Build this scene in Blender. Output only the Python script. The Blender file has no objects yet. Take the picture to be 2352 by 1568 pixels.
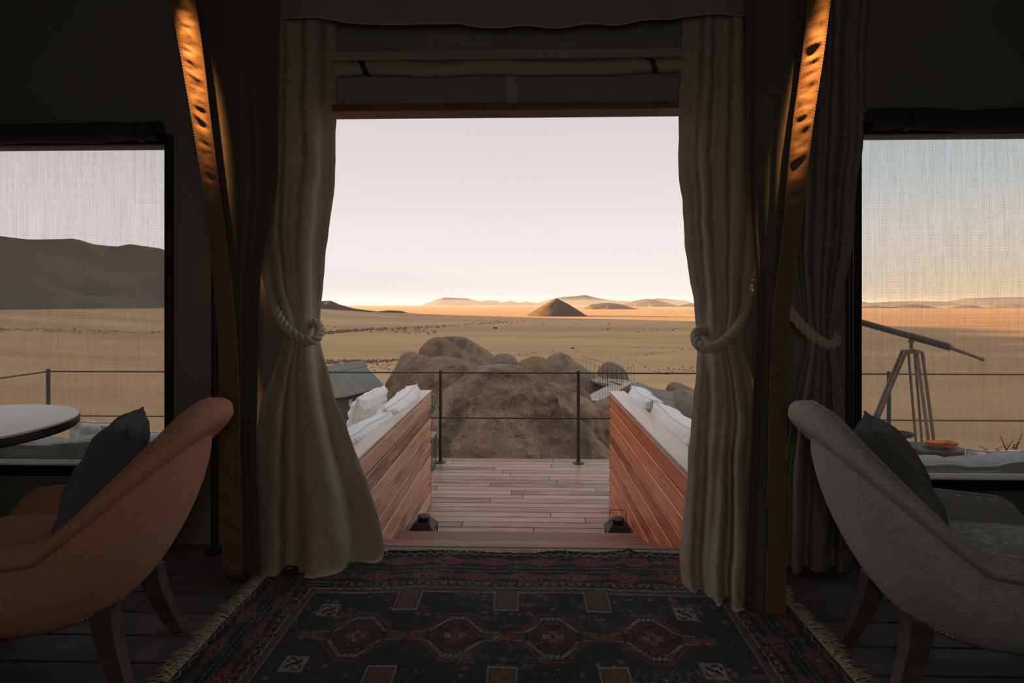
import bpy, bmesh, math, random
import numpy as np
from mathutils import Vector, Matrix, Euler

random.seed(7)
PI = math.pi
C = bpy.context.scene.collection
SC = bpy.context.scene

# ------------------------------------------------------------------ camera
CAMZ, F, HX, HY = 1.14, 1200.0, 1176.0, 697.0
YAW = math.radians(1.385)
cam_d = bpy.data.cameras.new('camera')
cam = bpy.data.objects.new('camera', cam_d)
C.objects.link(cam)
cam.location = (0, 0, CAMZ)
cam.rotation_euler = (PI / 2, 0, YAW)
cam_d.sensor_width = 36.0
cam_d.lens = F / 2352 * 36.0
cam_d.shift_y = -(784 - HY) / 2352
cam_d.clip_start, cam_d.clip_end = 0.05, 60000
SC.camera = cam

# ------------------------------------------------------------------ colour management
SC.view_settings.view_transform = 'Standard'
SC.view_settings.look = 'None'
SC.view_settings.gamma = 1.0
SC.view_settings.use_curve_mapping = False
SC.view_settings.exposure = 0.25
SC.cycles.use_denoising = True
SC.cycles.max_bounces = 10
SC.cycles.transparent_max_bounces = 12

# ------------------------------------------------------------------ sky
SUN_AZ = math.radians(70.0)      # to the left of the view
SUN_EL = math.radians(6.0)
sun_dir = Vector((-math.sin(SUN_AZ) * math.cos(SUN_EL), math.cos(SUN_AZ) * math.cos(SUN_EL), math.sin(SUN_EL)))
w = bpy.data.worlds.new('evening_sky')
SC.world = w
w.use_nodes = True
nt = w.node_tree
nt.nodes.clear()
def wn(t, **kw):
    n = nt.nodes.new(t)
    for k, v in kw.items():
        setattr(n, k, v)
    return n
tc = wn('ShaderNodeTexCoord')
sep = wn('ShaderNodeSeparateXYZ')
nt.links.new(tc.outputs['Generated'], sep.inputs[0])
def ramp(stops):
    r = wn('ShaderNodeValToRGB')
    e = r.color_ramp.elements
    while len(e) > 1:
        e.remove(e[-1])
    e[0].position = stops[0][0]
    e[0].color = (*stops[0][1], 1)
    for p, c in stops[1:]:
        x = e.new(p)
        x.color = (*c, 1)
    nt.links.new(sep.outputs['Z'], r.inputs[0])
    return r
warm = ramp([(0.0, (.745, .70, .69)), (.05, (.755, .705, .69)), (.12, (.755, .695, .685)), (.22, (.675, .61, .605)),
             (.36, (.585, .535, .53)), (.6, (.60, .57, .58)), (1.0, (.64, .63, .66))])
cool = ramp([(0.0, (.76, .55, .36)), (.05, (.75, .62, .46)), (.12, (.70, .65, .575)), (.20, (.535, .585, .585)),
             (.34, (.40, .50, .56)), (.6, (.48, .54, .60)), (1.0, (.62, .63, .67))])
dot = wn('ShaderNodeVectorMath', operation='DOT_PRODUCT')
nt.links.new(tc.outputs['Generated'], dot.inputs[0])
dot.inputs[1].default_value = (-math.sin(SUN_AZ), math.cos(SUN_AZ), 0)
mr = wn('ShaderNodeMapRange', interpolation_type='SMOOTHSTEP')
mr.inputs['From Min'].default_value = -.40
mr.inputs['From Max'].default_value = .12
nt.links.new(dot.outputs['Value'], mr.inputs[0])
mx = wn('ShaderNodeMix', data_type='RGBA')
nt.links.new(mr.outputs[0], mx.inputs[0])
nt.links.new(cool.outputs[0], mx.inputs[6])
nt.links.new(warm.outputs[0], mx.inputs[7])
gnd = wn('ShaderNodeMix', data_type='RGBA')
lt = wn('ShaderNodeMath', operation='LESS_THAN')
nt.links.new(sep.outputs['Z'], lt.inputs[0])
lt.inputs[1].default_value = -.004
nt.links.new(lt.outputs[0], gnd.inputs[0])
nt.links.new(mx.outputs[2], gnd.inputs[6])
gnd.inputs[7].default_value = (.22, .15, .10, 1)
bg = wn('ShaderNodeBackground')
bg.inputs[1].default_value = 1.0
nt.links.new(gnd.outputs[2], bg.inputs[0])
wo = wn('ShaderNodeOutputWorld')
nt.links.new(bg.outputs[0], wo.inputs[0])

# ------------------------------------------------------------------ sun and lamps
def add_light(name, kind, loc, energy, color, **kw):
    d = bpy.data.lights.new(name, kind)
    d.energy = energy
    d.color = color
    for k, v in kw.items():
        setattr(d, k, v)
    o = bpy.data.objects.new(name, d)
    o.location = loc
    C.objects.link(o)
    return o
sun = add_light('sun', 'SUN', (0, 0, 60), 31.0, (1.0, .55, .22), angle=math.radians(.6))
add_light('fill_light', 'POINT', (0.0, -.15, 1.28), 11.5, (1.0, .92, .82), shadow_soft_size=.22)  # added fill light behind the camera, no fixture; brightens the dark interior
sun.rotation_euler = (-sun_dir).to_track_quat('-Z', 'Y').to_euler()

# ------------------------------------------------------------------ pixel ray helpers (2352 x 1568 frame)
CA, SA = math.cos(YAW), math.sin(YAW)
def ray(px, py):
    dx, dz = (px - HX) / F, -(py - HY) / F
    return np.array((dx * CA - SA, dx * SA + CA, dz))
def P(px, py, Y):
    d = ray(px, py)
    t = Y / d[1]
    return Vector((d[0] * t, Y, CAMZ + d[2] * t))
def PX(px, py, X):
    d = ray(px, py)
    t = X / d[0]
    return Vector((X, d[1] * t, CAMZ + d[2] * t))
def PZ(px, py, z):
    d = ray(px, py)
    t = (z - CAMZ) / d[2]
    return Vector((d[0] * t, d[1] * t, z))

# ------------------------------------------------------------------ numpy noise
def _hash(ix, iy, iz, seed):
    n = (ix.astype(np.int64) * 374761393 + iy.astype(np.int64) * 668265263 + iz.astype(np.int64) * 2147483647 + seed * 974711)
    n = (n ^ (n >> 13)) * 1274126177
    n = n & 0x7fffffff
    n = (n ^ (n >> 16)) & 0xffff
    return n / 65535.0
def vnoise(x, y, z, seed=0):
    x, y, z = np.broadcast_arrays(np.asarray(x, float), np.asarray(y, float), np.asarray(z, float))
    ix, iy, iz = np.floor(x), np.floor(y), np.floor(z)
    fx, fy, fz = x - ix, y - iy, z - iz
    fx, fy, fz = (f * f * f * (f * (f * 6 - 15) + 10) for f in (fx, fy, fz))
    r = 0
    for a in (0, 1):
        for b in (0, 1):
            for c in (0, 1):
                wgt = (fx if a else 1 - fx) * (fy if b else 1 - fy) * (fz if c else 1 - fz)
                r = r + wgt * _hash(ix + a, iy + b, iz + c, seed)
    return r * 2 - 1
def fbm(x, y, z, oct=4, seed=0, gain=.5):
    r, a = 0, 1.0
    for i in range(oct):
        r = r + a * vnoise(np.asarray(x) * 2 ** i, np.asarray(y) * 2 ** i, np.asarray(z) * 2 ** i, seed + i * 17)
        a *= gain
    return r
def sstep(a, b, x):
    t = np.clip((np.asarray(x, float) - a) / (b - a), 0, 1)
    return t * t * (3 - 2 * t)

# ------------------------------------------------------------------ geometry collector
class G:
    def __init__(self):
        self.v, self.f, self.uv = [], [], None
    def add(self, vs, fs, M=None):
        n = len(self.v)
        if M is not None:
            vs = [M @ Vector(v) for v in vs]
        self.v += [tuple(v) for v in vs]
        self.f += [tuple(i + n for i in f) for f in fs]
        return self
    def box(self, c, s, rot=None, bev=.003):
        vs, fs = box_data(*s, bev)
        M = Matrix.Translation(c)
        if rot is not None:
            M = M @ (rot.to_matrix().to_4x4() if isinstance(rot, Euler) else rot)
        return self.add(vs, fs, M)
    def grid(self, fn, nu, nv, closed_u=False):
        n = len(self.v)
        nuu = nu if closed_u else nu + 1
        for j in range(nv + 1):
            for i in range(nuu):
                self.v.append(tuple(fn(i / nu, j / nv)))
        for j in range(nv):
            for i in range(nu):
                a, b = n + j * nuu + i, n + j * nuu + (i + 1) % nuu
                self.f.append((a, b, b + nuu, a + nuu))
        return self
    def arr(self, X, Y, Z, flip=False):
        """grid from 2-D arrays (rows, cols)"""
        n = len(self.v)
        r, c = X.shape
        self.v += list(map(tuple, np.stack([X, Y, Z], -1).reshape(-1, 3).tolist()))
        for j in range(r - 1):
            for i in range(c - 1):
                a = n + j * c + i
                q = (a, a + 1, a + 1 + c, a + c)
                self.f.append(q[::-1] if flip else q)
        return self
    def tube(self, pts, r, k=8, caps=True, closed=False):
        pts = [Vector(p) for p in pts]
        m = len(pts)
        rs = r if hasattr(r, '__len__') else [r] * m
        n = len(self.v)
        up = None
        for i, p in enumerate(pts):
            t = (pts[(i + 1) % m if closed else min(i + 1, m - 1)] - pts[(i - 1) % m if closed else max(i - 1, 0)])
            t.normalize()
            if up is None:
                up = t.orthogonal().normalized()
            else:
                up = (up - t * up.dot(t))
                up = up.normalized() if up.length > 1e-6 else t.orthogonal().normalized()
            bi = t.cross(up)
            for q in range(k):
                a = 2 * PI * q / k
                self.v.append(tuple(p + (up * math.cos(a) + bi * math.sin(a)) * rs[i]))
        for i in range(m if closed else m - 1):
            for q in range(k):
                a, b = n + i * k + q, n + i * k + (q + 1) % k
                i2 = (i + 1) % m
                c, d = n + i2 * k + (q + 1) % k, n + i2 * k + q
                self.f.append((a, b, c, d))
        if caps and not closed:
            self.f.append(tuple(n + q for q in range(k))[::-1])
            self.f.append(tuple(n + (m - 1) * k + q for q in range(k)))
        return self
    def lathe(self, prof, k=24, c=(0, 0, 0), caps=True):
        n = len(self.v)
        m = len(prof)
        for r, z in prof:
            for q in range(k):
                a = 2 * PI * q / k
                self.v.append((c[0] + r * math.cos(a), c[1] + r * math.sin(a), c[2] + z))
        for i in range(m - 1):
            for q in range(k):
                a, b = n + i * k + q, n + i * k + (q + 1) % k
                self.f.append((a, b, b + k, a + k))
        if caps:
            self.f.append(tuple(n + q for q in range(k))[::-1])
            self.f.append(tuple(n + (m - 1) * k + q for q in range(k)))
        return self

_boxc = {}
def box_data(sx, sy, sz, bev=.003):
    key = (round(sx, 4), round(sy, 4), round(sz, 4), bev)
    if key not in _boxc:
        bm = bmesh.new()
        bmesh.ops.create_cube(bm, size=1)
        for v in bm.verts:
            v.co = Vector((v.co.x * sx, v.co.y * sy, v.co.z * sz))
        if bev:
            bmesh.ops.bevel(bm, geom=list(bm.edges), offset=min(bev, .45 * min(sx, sy, sz)), segments=1, affect='EDGES')
        bm.verts.index_update()
        _boxc[key] = ([v.co.copy() for v in bm.verts], [[v.index for v in f.verts] for f in bm.faces])
        bm.free()
    return _boxc[key]

def finish(me, smooth):
    if smooth:
        me.polygons.foreach_set('use_smooth', [True] * len(me.polygons))
        if smooth != True:
            try:
                me.set_sharp_from_angle(angle=math.radians(smooth))
            except Exception:
                pass
def root_loc(o):
    v = Vector((0, 0, 0))
    while o is not None:
        v += o.location
        o = o.parent
    return v
def obj(name, g, m, parent=None, smooth=False, world=True, loc=None):
    """link G as ONE mesh object; with world=True its vertices are world coordinates"""
    o = bpy.data.objects.new(name, None) if g is None else None
    vs = g.v
    off = Vector((0, 0, 0))
    if parent is not None and world:
        off = root_loc(parent)
    if loc is not None:
        off = off + Vector(loc)
    if off.length > 0:
        A = np.array(vs) - np.array(off)
        vs = A.tolist()
    me = bpy.data.meshes.new(name)
    me.from_pydata(vs, [], g.f)
    finish(me, smooth)
    if g.uv is not None:
        ul = me.uv_layers.new(name='UVMap')
        li = np.empty(len(me.loops), np.int32)
        me.loops.foreach_get('vertex_index', li)
        ul.data.foreach_set('uv', np.asarray(g.uv, np.float32)[li].ravel())
    me.materials.append(m)
    o = bpy.data.objects.new(name, me)
    C.objects.link(o)
    if loc is not None:
        o.location = Vector(loc)
    if parent is not None:
        o.parent = parent
    return o
def tag(o, label, cat, group=None):
    o['label'] = label
    o['category'] = cat
    if group:
        o['group'] = group
    return o
def thing(name, label, cat, loc=(0, 0, 0), rotz=0, group=None):
    o = bpy.data.objects.new(name, None)
    o.empty_display_size = .05
    C.objects.link(o)
    o.location = loc
    o.rotation_euler = (0, 0, rotz)
    return tag(o, label, cat, group)
def struct(o):
    o['kind'] = 'structure'
    return o
def piece(name, size, m, loc, parent, rot=(0, 0, 0), bev=.003, cache={}):
    """a plank-like piece: shared mesh per size, its own object at loc (world)"""
    key = (name, tuple(round(s, 3) for s in size), m.name, bev)
    me = cache.get(key)
    if me is None:
        vs, fs = box_data(*size, bev)
        me = bpy.data.meshes.new(name)
        me.from_pydata([tuple(v) for v in vs], [], fs)
        me.materials.append(m)
        cache[key] = me
    o = bpy.data.objects.new(name, me)
    C.objects.link(o)
    o.parent = parent
    o.location = Vector(loc) - (root_loc(parent) if parent else Vector((0, 0, 0)))
    o.rotation_euler = rot
    return o

# ------------------------------------------------------------------ materials
class Mt:
    def __init__(self, name, rough=.8, spec=.3):
        self.m = bpy.data.materials.new(name)
        self.m.use_nodes = True
        self.nt = self.m.node_tree
        self.b = self.nt.nodes['Principled BSDF']
        self.out = self.nt.nodes['Material Output']
        self.b.inputs['Roughness'].default_value = rough
        self.b.inputs['Specular IOR Level'].default_value = spec
    def n(self, t, ins=None, **kw):
        n = self.nt.nodes.new(t)
        for k, v in kw.items():
            setattr(n, k, v)
        for k, v in (ins or {}).items():
            if hasattr(v, 'is_linked'):
                self.nt.links.new(v, n.inputs[k])
            else:
                n.inputs[k].default_value = v
        return n
    def link(self, a, b):
        self.nt.links.new(a, b)
    def coord(self, scale=(1, 1, 1), kind='Object', rnd=0):
        tc = self.n('ShaderNodeTexCoord')
        src = tc.outputs[kind]
        if rnd:
            oi = self.n('ShaderNodeObjectInfo')
            mul = self.n('ShaderNodeMath', {0: oi.outputs['Random'], 1: rnd}, operation='MULTIPLY')
            ad = self.n('ShaderNodeVectorMath', {0: src, 1: mul.outputs[0]}, operation='ADD')
            src = ad.outputs[0]
        return self.n('ShaderNodeMapping', {'Vector': src, 'Scale': scale}).outputs[0]
    def noise(self, vec, scale, detail=4, rough=.55, dist=0):
        return self.n('ShaderNodeTexNoise', {'Vector': vec, 'Scale': scale, 'Detail': detail, 'Roughness': rough, 'Distortion': dist}).outputs[0]
    def ramp(self, fac, stops):
        r = self.n('ShaderNodeValToRGB', {0: fac})
        e = r.color_ramp.elements
        while len(e) > 1:
            e.remove(e[-1])
        e[0].position, e[0].color = stops[0][0], (*stops[0][1], 1)
        for p, c in stops[1:]:
            e.new(p).color = (*c, 1)
        return r.outputs[0]
    def fac(self, fac, lo, hi):
        return self.n('ShaderNodeMapRange', {0: fac, 1: lo, 2: hi}).outputs[0]
    def mix(self, fac, a, b, mode='MIX'):
        n = self.n('ShaderNodeMix', data_type='RGBA', blend_type=mode)
        for i, v in ((0, fac), (6, a), (7, b)):
            if hasattr(v, 'is_linked'):
                self.link(v, n.inputs[i])
            else:
                n.inputs[i].default_value = v if i == 0 else (*v, 1)
        return n.outputs[2]
    def math(self, op, a, b=0.0, c=None):
        ins = {0: a, 1: b}
        if c is not None:
            ins[2] = c
        return self.n('ShaderNodeMath', ins, operation=op).outputs[0]
    def bump(self, h, strength=.3, dist=.01, prev=None):
        ins = {'Height': h, 'Strength': strength, 'Distance': dist}
        if prev is not None:
            ins['Normal'] = prev
        o = self.n('ShaderNodeBump', ins).outputs[0]
        self.link(o, self.b.inputs['Normal'])
        return o
    def color(self, c):
        if hasattr(c, 'is_linked'):
            self.link(c, self.b.inputs['Base Color'])
        else:
            self.b.inputs['Base Color'].default_value = (*c, 1)

def m_plain(name, col, rough=.6, spec=.3, metal=0, var=.15, scale=20):
    t = Mt(name, rough, spec)
    t.b.inputs['Metallic'].default_value = metal
    n = t.noise(t.coord(), scale)
    c2 = tuple(x * (1 - var) for x in col)
    t.color(t.ramp(n, [(.3, c2), (.7, col)]))
    return t.m
def m_fabric(name, c1, c2, weave=350, streak=(60, 60, 8), bump=.35, rough=.95, sheen=.15, trans=0.0, big=3.0, bdist=.004, wmix=.25):
    t = Mt(name, rough, .1)
    v = t.coord()
    k = weave / 500.0
    wa = t.noise(t.coord((420 * k, 420 * k, 38 * k)), 1.0, 3, .6)
    wb = t.noise(t.coord((38 * k, 38 * k, 420 * k)), 1.0, 3, .6)
    s = t.noise(t.coord(streak), 4, 5, .65)
    b = t.noise(v, big, 3)
    wv = t.fac(t.math('MAXIMUM', wa, wb), .42, .72)
    f = t.math('ADD', t.math('MULTIPLY', s, .6), t.math('MULTIPLY', b, .4))
    f = t.fac(f, .35, .65)
    col = t.mix(f, c1, c2)
    col = t.mix(t.math('MULTIPLY', wv, wmix), col, tuple(min(1, x * 1.6) for x in c2))
    t.color(col)
    t.b.inputs['Sheen Weight'].default_value = sheen
    t.b.inputs['Sheen Roughness'].default_value = .5
    h = t.math('ADD', wv, t.math('MULTIPLY', s, .7))
    t.bump(h, bump, bdist)
    if trans > 0:
        tr = t.n('ShaderNodeBsdfTranslucent')
        t.link(col, tr.inputs[0])
        ms = t.n('ShaderNodeMixShader', {0: trans})
        t.link(t.b.outputs[0], ms.inputs[1])
        t.link(tr.outputs[0], ms.inputs[2])
        t.link(ms.outputs[0], t.out.inputs[0])
    return t.m
def m_wood(name, cs, rough=.42, spec=.45, grain=14, var=.5, bump=.15, sc=(1.2, 14, 14)):
    t = Mt(name, rough, spec)
    v = t.coord(sc, rnd=37.0)
    g = t.noise(v, 2.0, 6, .62, .35)
    g2 = t.noise(t.coord((2.2, 60, 60), rnd=11.0), 2.0, 4, .68)
    blot = t.noise(t.coord((1, 1.5, 1.5), rnd=23.0), 1.7, 3)
    f = t.math('ADD', t.math('MULTIPLY', g, .55), t.math('MULTIPLY', g2, .3))
    f = t.math('ADD', f, t.math('MULTIPLY', blot, .25))
    oi = t.n('ShaderNodeObjectInfo')
    f = t.math('ADD', f, t.math('MULTIPLY', t.math('SUBTRACT', oi.outputs['Random'], .5), var * .35))
    n = len(cs)
    t.color(t.ramp(f, [(.41 + .26 * i / (n - 1), c) for i, c in enumerate(cs)]))
    t.link(t.fac(g2, -.6, 1.6), t.b.inputs['Roughness'])
    r = t.n('ShaderNodeMapRange', {0: g2, 1: .2, 2: .8, 3: rough - .1, 4: rough + .12})
    t.link(r.outputs[0], t.b.inputs['Roughness'])
    t.bump(g2, bump, .002)
    return t.m
def m_rock(name, c1, c2, c3, dark, scale=1.0, bump=.9, dist=.06, rust=(.50, .20, .09)):
    t = Mt(name, .95, .12)
    v = t.coord(rnd=19.0)
    big = t.noise(v, .8 * scale, 6, .62, .5)
    med = t.noise(v, 3.2 * scale, 7, .68, .3)
    fine = t.noise(v, 34 * scale, 4, .8)
    grit = t.noise(v, 90 * scale, 2, .8)
    st = t.noise(t.coord((1.15, 1.15, .30), rnd=19.0), 1.25 * scale, 7, .62, .5)
    lich = t.noise(v, 1.9 * scale, 8, .70, .9)
    c = t.ramp(t.math('ADD', t.math('MULTIPLY', big, .55), t.math('MULTIPLY', med, .45)),
               [(.36, c1), (.49, c2), (.60, c3)])
    c = t.mix(t.math('MULTIPLY', t.fac(lich, .53, .60), .62), c, rust)
    c = t.mix(t.math('MULTIPLY', t.fac(st, .525, .60), .80), c, dark)
    c = t.mix(t.math('MULTIPLY', t.fac(fine, .50, .43), .62), c, tuple(x * .75 for x in dark))
    c = t.mix(t.math('MULTIPLY', t.fac(grit, .54, .62), .55), c, (.70, .56, .43))
    t.color(c)
    h = t.math('ADD', t.math('MULTIPLY', med, .9), t.math('MULTIPLY', fine, .35))
    h = t.math('ADD', h, t.math('MULTIPLY', grit, .10))
    t.bump(h, bump, dist)
    return t.m
def m_ground(name, cs, scale, stretch=(1, 1, 1), det=.0, bump=0.0):
    t = Mt(name, 1.0, .05)
    v = t.coord(stretch)
    a = t.noise(v, scale, 8, .62, .4)
    b = t.noise(v, scale * 9, 6, .7)
    f = t.math('ADD', t.math('MULTIPLY', a, .65), t.math('MULTIPLY', b, .35))
    t.color(t.ramp(f, [(.38 + .26 * i / (len(cs) - 1), c) for i, c in enumerate(cs)]))
    if bump:
        t.bump(t.math('ADD', a, b), bump, 1.0)
    return t.m

M = {}
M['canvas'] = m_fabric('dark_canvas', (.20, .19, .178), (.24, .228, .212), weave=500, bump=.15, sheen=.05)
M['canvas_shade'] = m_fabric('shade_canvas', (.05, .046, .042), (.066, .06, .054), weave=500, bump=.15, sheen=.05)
M['bounce_canvas'] = m_fabric('sand_canvas', (.56, .50, .40), (.64, .58, .47), weave=500, bump=.15, sheen=.05)  # pale so the added outer skin bounces sky light
M['canvas_warm'] = m_fabric('warm_canvas', (.30, .25, .20), (.38, .32, .255), weave=500, bump=.15, sheen=.05)
M['hem'] = m_fabric('hem_canvas', (.150, .092, .052), (.19, .118, .066), weave=500, bump=.2, sheen=.05)
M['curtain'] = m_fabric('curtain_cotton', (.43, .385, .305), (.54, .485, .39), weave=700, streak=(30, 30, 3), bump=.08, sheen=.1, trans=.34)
M['curtain_shaded'] = m_fabric('shaded_curtain_cotton', (.22, .195, .155), (.28, .25, .20), weave=700, streak=(30, 30, 3), bump=.08, sheen=.1, trans=.15)  # darker copy of the curtain cotton, shade put into its colour
M['flap'] = m_fabric('flap_canvas', (.085, .074, .058), (.115, .10, .08), weave=600, bump=.1, sheen=.1)
M['rope'] = m_fabric('cotton_rope', (.42, .37, .29), (.55, .49, .40), weave=900, bump=.3, sheen=.2)
M['terracotta'] = m_fabric('terracotta_weave', (.40, .165, .098), (.60, .275, .172), weave=520, streak=(120, 120, 40), bump=.6, sheen=.2, wmix=.5)
M['grey_tweed'] = m_fabric('grey_tweed', (.20, .20, .185), (.44, .43, .395), weave=480, streak=(14, 14, 160), bump=.6, sheen=.2, wmix=.75)
M['charcoal'] = m_fabric('charcoal_linen', (.060, .064, .066), (.115, .12, .12), weave=800, streak=(140, 140, 20), bump=.5, sheen=.25)
M['green_grey'] = m_fabric('green_grey_linen', (.070, .078, .070), (.125, .135, .12), weave=800, streak=(140, 20, 140), bump=.5, sheen=.25)
M['white_linen'] = m_fabric('off_white_outdoor_cloth', (.80, .775, .73), (.86, .84, .80), weave=900, bump=.1, sheen=.1)
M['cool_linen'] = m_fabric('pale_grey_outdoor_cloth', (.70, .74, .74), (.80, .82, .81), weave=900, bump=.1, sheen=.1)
M['shaded_cushion'] = m_fabric('shaded_cushion_cloth', (.25, .275, .27), (.34, .365, .355), weave=900, bump=.15, sheen=.1)  # shade on the tent-facing cushion fronts is put into this cloth colour
M['brown_knit'] = m_fabric('brown_knit', (.22, .17, .13), (.36, .29, .23), weave=160, streak=(40, 40, 40), bump=.9, sheen=.3, bdist=.012)
M['piping'] = m_fabric('pillow_piping', (.60, .58, .54), (.72, .70, .66), weave=900, bump=.1)
M['teak_deck'] = m_wood('deck_hardwood', [(.16, .090, .066), (.295, .170, .122), (.39, .24, .172), (.44, .29, .22)], rough=.40, spec=.32, var=.75)
M['teak_step'] = m_wood('step_hardwood', [(.13, .058, .040), (.23, .105, .070), (.30, .15, .10)], rough=.55, var=.5)
M['teak_left'] = m_wood('partition_hardwood', [(.22, .10, .058), (.47, .23, .13), (.64, .345, .205), (.72, .46, .31)], rough=.38, var=.6)
M['teak_right'] = m_wood('red_partition_hardwood', [(.30, .062, .026), (.60, .138, .052), (.76, .21, .088), (.80, .33, .17)], rough=.36, var=.5)
M['teak_cap'] = m_wood('sky_sheen_cap_hardwood', [(.36, .27, .225), (.50, .395, .34), (.60, .49, .43)], rough=.30, var=.3)  # paled: sky reflection on the cap is put into its base colour
M['dark_floor'] = m_wood('dark_floor_boards', [(.042, .035, .032), (.060, .050, .045), (.078, .066, .058)], rough=.75, var=.4)
M['threshold'] = m_wood('threshold_hardwood', [(.075, .057, .048), (.125, .096, .082), (.165, .13, .11)], rough=.6, var=.3)
M['lintel'] = m_wood('lintel_hardwood', [(.12, .06, .04), (.2, .10, .07)], rough=.5, var=.2)
M['black'] = m_plain('blackened_steel', (.022, .024, .025), .5, .4, .0)
M['steel'] = m_plain('dark_railing_steel', (.045, .05, .05), .45, .5, .2)
M['leg'] = m_wood('dark_chair_leg_wood', [(.05, .04, .034), (.085, .068, .058), (.12, .10, .085)], rough=.4, var=.2)
M['brass'] = m_plain('nailhead_metal', (.85, .78, .65), .25, .5, 1.0, .05)
M['table_top'] = m_wood('pale_table_top', [(.74, .69, .64), (.86, .82, .77), (.90, .87, .83)], rough=.2, var=.1, sc=(1.2, 6, 6))
M['tripod'] = m_wood('tripod_oak', [(.11, .075, .05), (.20, .14, .10), (.3, .22, .16)], rough=.4, var=.3)
M['scope'] = m_plain('dark_leather_tube', (.075, .055, .045), .55, .4)
M['scope_brass'] = m_plain('aged_brass', (.30, .22, .14), .35, .5, .8)
M['roof'] = m_plain('grey_green_roofing', (.235, .218, .178), .7, .2, 0, .12, 1.5)
M['roof_edge'] = m_plain('pale_roof_edge', (.27, .26, .20), .7, .2, 0, .1, 2)
M['lodge_wall'] = m_plain('lodge_canvas_wall', (.15, .145, .118), .9, .1, 0, .1, 2)
M['lodge_window'] = m_plain('pale_blind', (.62, .66, .66), .6)
M['walk'] = m_wood('walkway_boards', [(.30, .25, .22), (.42, .36, .32), (.5, .44, .40)], rough=.7, var=.3)
M['rock'] = m_rock('main_granite', (.29, .175, .110), (.56, .37, .235), (.74, .51, .335), (.17, .13, .105), 1.0, 1.0, .22)
M['rock_brown'] = m_rock('brown_granite', (.24, .145, .09), (.36, .222, .138), (.46, .295, .19), (.14, .10, .075), .7, 1.0, .2, (.36, .20, .115))
M['rock_orange'] = m_rock('orange_granite', (.33, .20, .115), (.48, .30, .17), (.60, .39, .225), (.17, .12, .09), .8, 1.0, .2, (.52, .29, .14))
M['rock_grey'] = m_rock('grey_brown_granite', (.27, .18, .125), (.37, .25, .175), (.45, .31, .215), (.17, .125, .10), .6, 1.0, .18, (.34, .22, .14))
M['plain'] = m_ground('dry_grass_plain', [(.37, .225, .115), (.47, .295, .155), (.55, .36, .20)], .004, (.35, 1.6, 1))
M['dirt'] = m_ground('red_dirt_slope', [(.20, .11, .065), (.27, .16, .095), (.33, .21, .13)], .12, bump=.3)
M['hill'] = m_ground('dark_hill', [(.085, .070, .052), (.12, .098, .072), (.15, .125, .09)], .006, bump=.6)
M['cone'] = m_ground('brown_cone_hill', [(.075, .050, .032), (.105, .070, .044), (.13, .086, .055)], .02, (1.5, 1.5, .2), bump=.4)
M['midhill'] = m_ground('brown_range', [(.070, .052, .043), (.092, .068, .055), (.112, .082, .066)], .003, bump=.3)
M['range'] = m_ground('pink_range', [(.045, .042, .050), (.055, .050, .058), (.065, .058, .066)], .0008, bump=.2)
M['shrub'] = m_plain('dry_shrub', (.21, .15, .10), 1, .05, 0, .5, 2)
M['tree'] = m_plain('acacia_green', (.05, .05, .03), 1, .05, 0, .4, 2)
M['lantern_glass'] = None
M['orange_cloth'] = m_fabric('orange_cloth', (.75, .12, .03), (.95, .22, .06), weave=500)
M['fringe'] = m_fabric('wool_fringe', (.30, .25, .18), (.45, .38, .28), weave=900)
M['thread'] = m_plain('pale_thread', (.62, .58, .52), .9, .1)

t = Mt('clear_glass', .05, .5)
t.b.inputs['Transmission Weight'].default_value = 1.0
t.b.inputs['IOR'].default_value = 1.02
t.color((.80, .88, .84))
M['lantern_glass'] = t.m

# insect screen: woven threads with open holes between them (UV in metres)
t = Mt('woven_insect_screen', .9, .1)
uv = t.n('ShaderNodeUVMap')
nz = t.noise(t.n('ShaderNodeMapping', {'Vector': uv.outputs[0], 'Scale': (3.2, 2.6, 1)}).outputs[0], 2.2, 5, .6)
sp = t.n('ShaderNodeSeparateXYZ', {0: uv.outputs[0]})
wob = t.math('MULTIPLY', t.math('SUBTRACT', nz, .5), .018)
PER = .0072
def thread(c, width, warp):
    x = t.math('ADD', c, warp)
    fr = t.math('FRACT', t.math('DIVIDE', x, PER))
    d = t.math('ABSOLUTE', t.math('SUBTRACT', fr, .5))
    return t.n('ShaderNodeMapRange', {0: d, 1: width - .1, 2: width + .1, 3: 1.0, 4: 0.0}).outputs[0]
tv = thread(sp.outputs[0], .20, wob)
th = thread(sp.outputs[1], .20, t.math('MULTIPLY', wob, .6))
op = t.math('MAXIMUM', tv, th)
streak = t.noise(t.n('ShaderNodeMapping', {'Vector': uv.outputs[0], 'Scale': (70, 3.0, 1)}).outputs[0], 1.0, 4, .6)
crease = t.noise(t.n('ShaderNodeMapping', {'Vector': uv.outputs[0], 'Scale': (8, 2.6, 1)}).outputs[0], 1.3, 6, .62, 1.4)
cr = t.math('ABSOLUTE', t.math('SUBTRACT', crease, .5))
crl = t.n('ShaderNodeMapRange', {0: cr, 1: 0.0, 2: .012, 3: 1.0, 4: 0.0}).outputs[0]
fac = t.math('ADD', t.math('MULTIPLY', op, .34), t.math('MULTIPLY', t.fac(streak, .3, .75), .16))
fac = t.math('ADD', fac, .02)
fac = t.math('ADD', fac, t.math('MULTIPLY', crl, .10))
df = t.n('ShaderNodeBsdfDiffuse')
df.inputs[0].default_value = (.30, .27, .24, 1)
tl = t.n('ShaderNodeBsdfTranslucent')
tl.inputs[0].default_value = (.22, .20, .18, 1)
th_ = t.n('ShaderNodeMixShader', {0: .5})
t.link(df.outputs[0], th_.inputs[1])
t.link(tl.outputs[0], th_.inputs[2])
tp = t.n('ShaderNodeBsdfTransparent')
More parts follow.
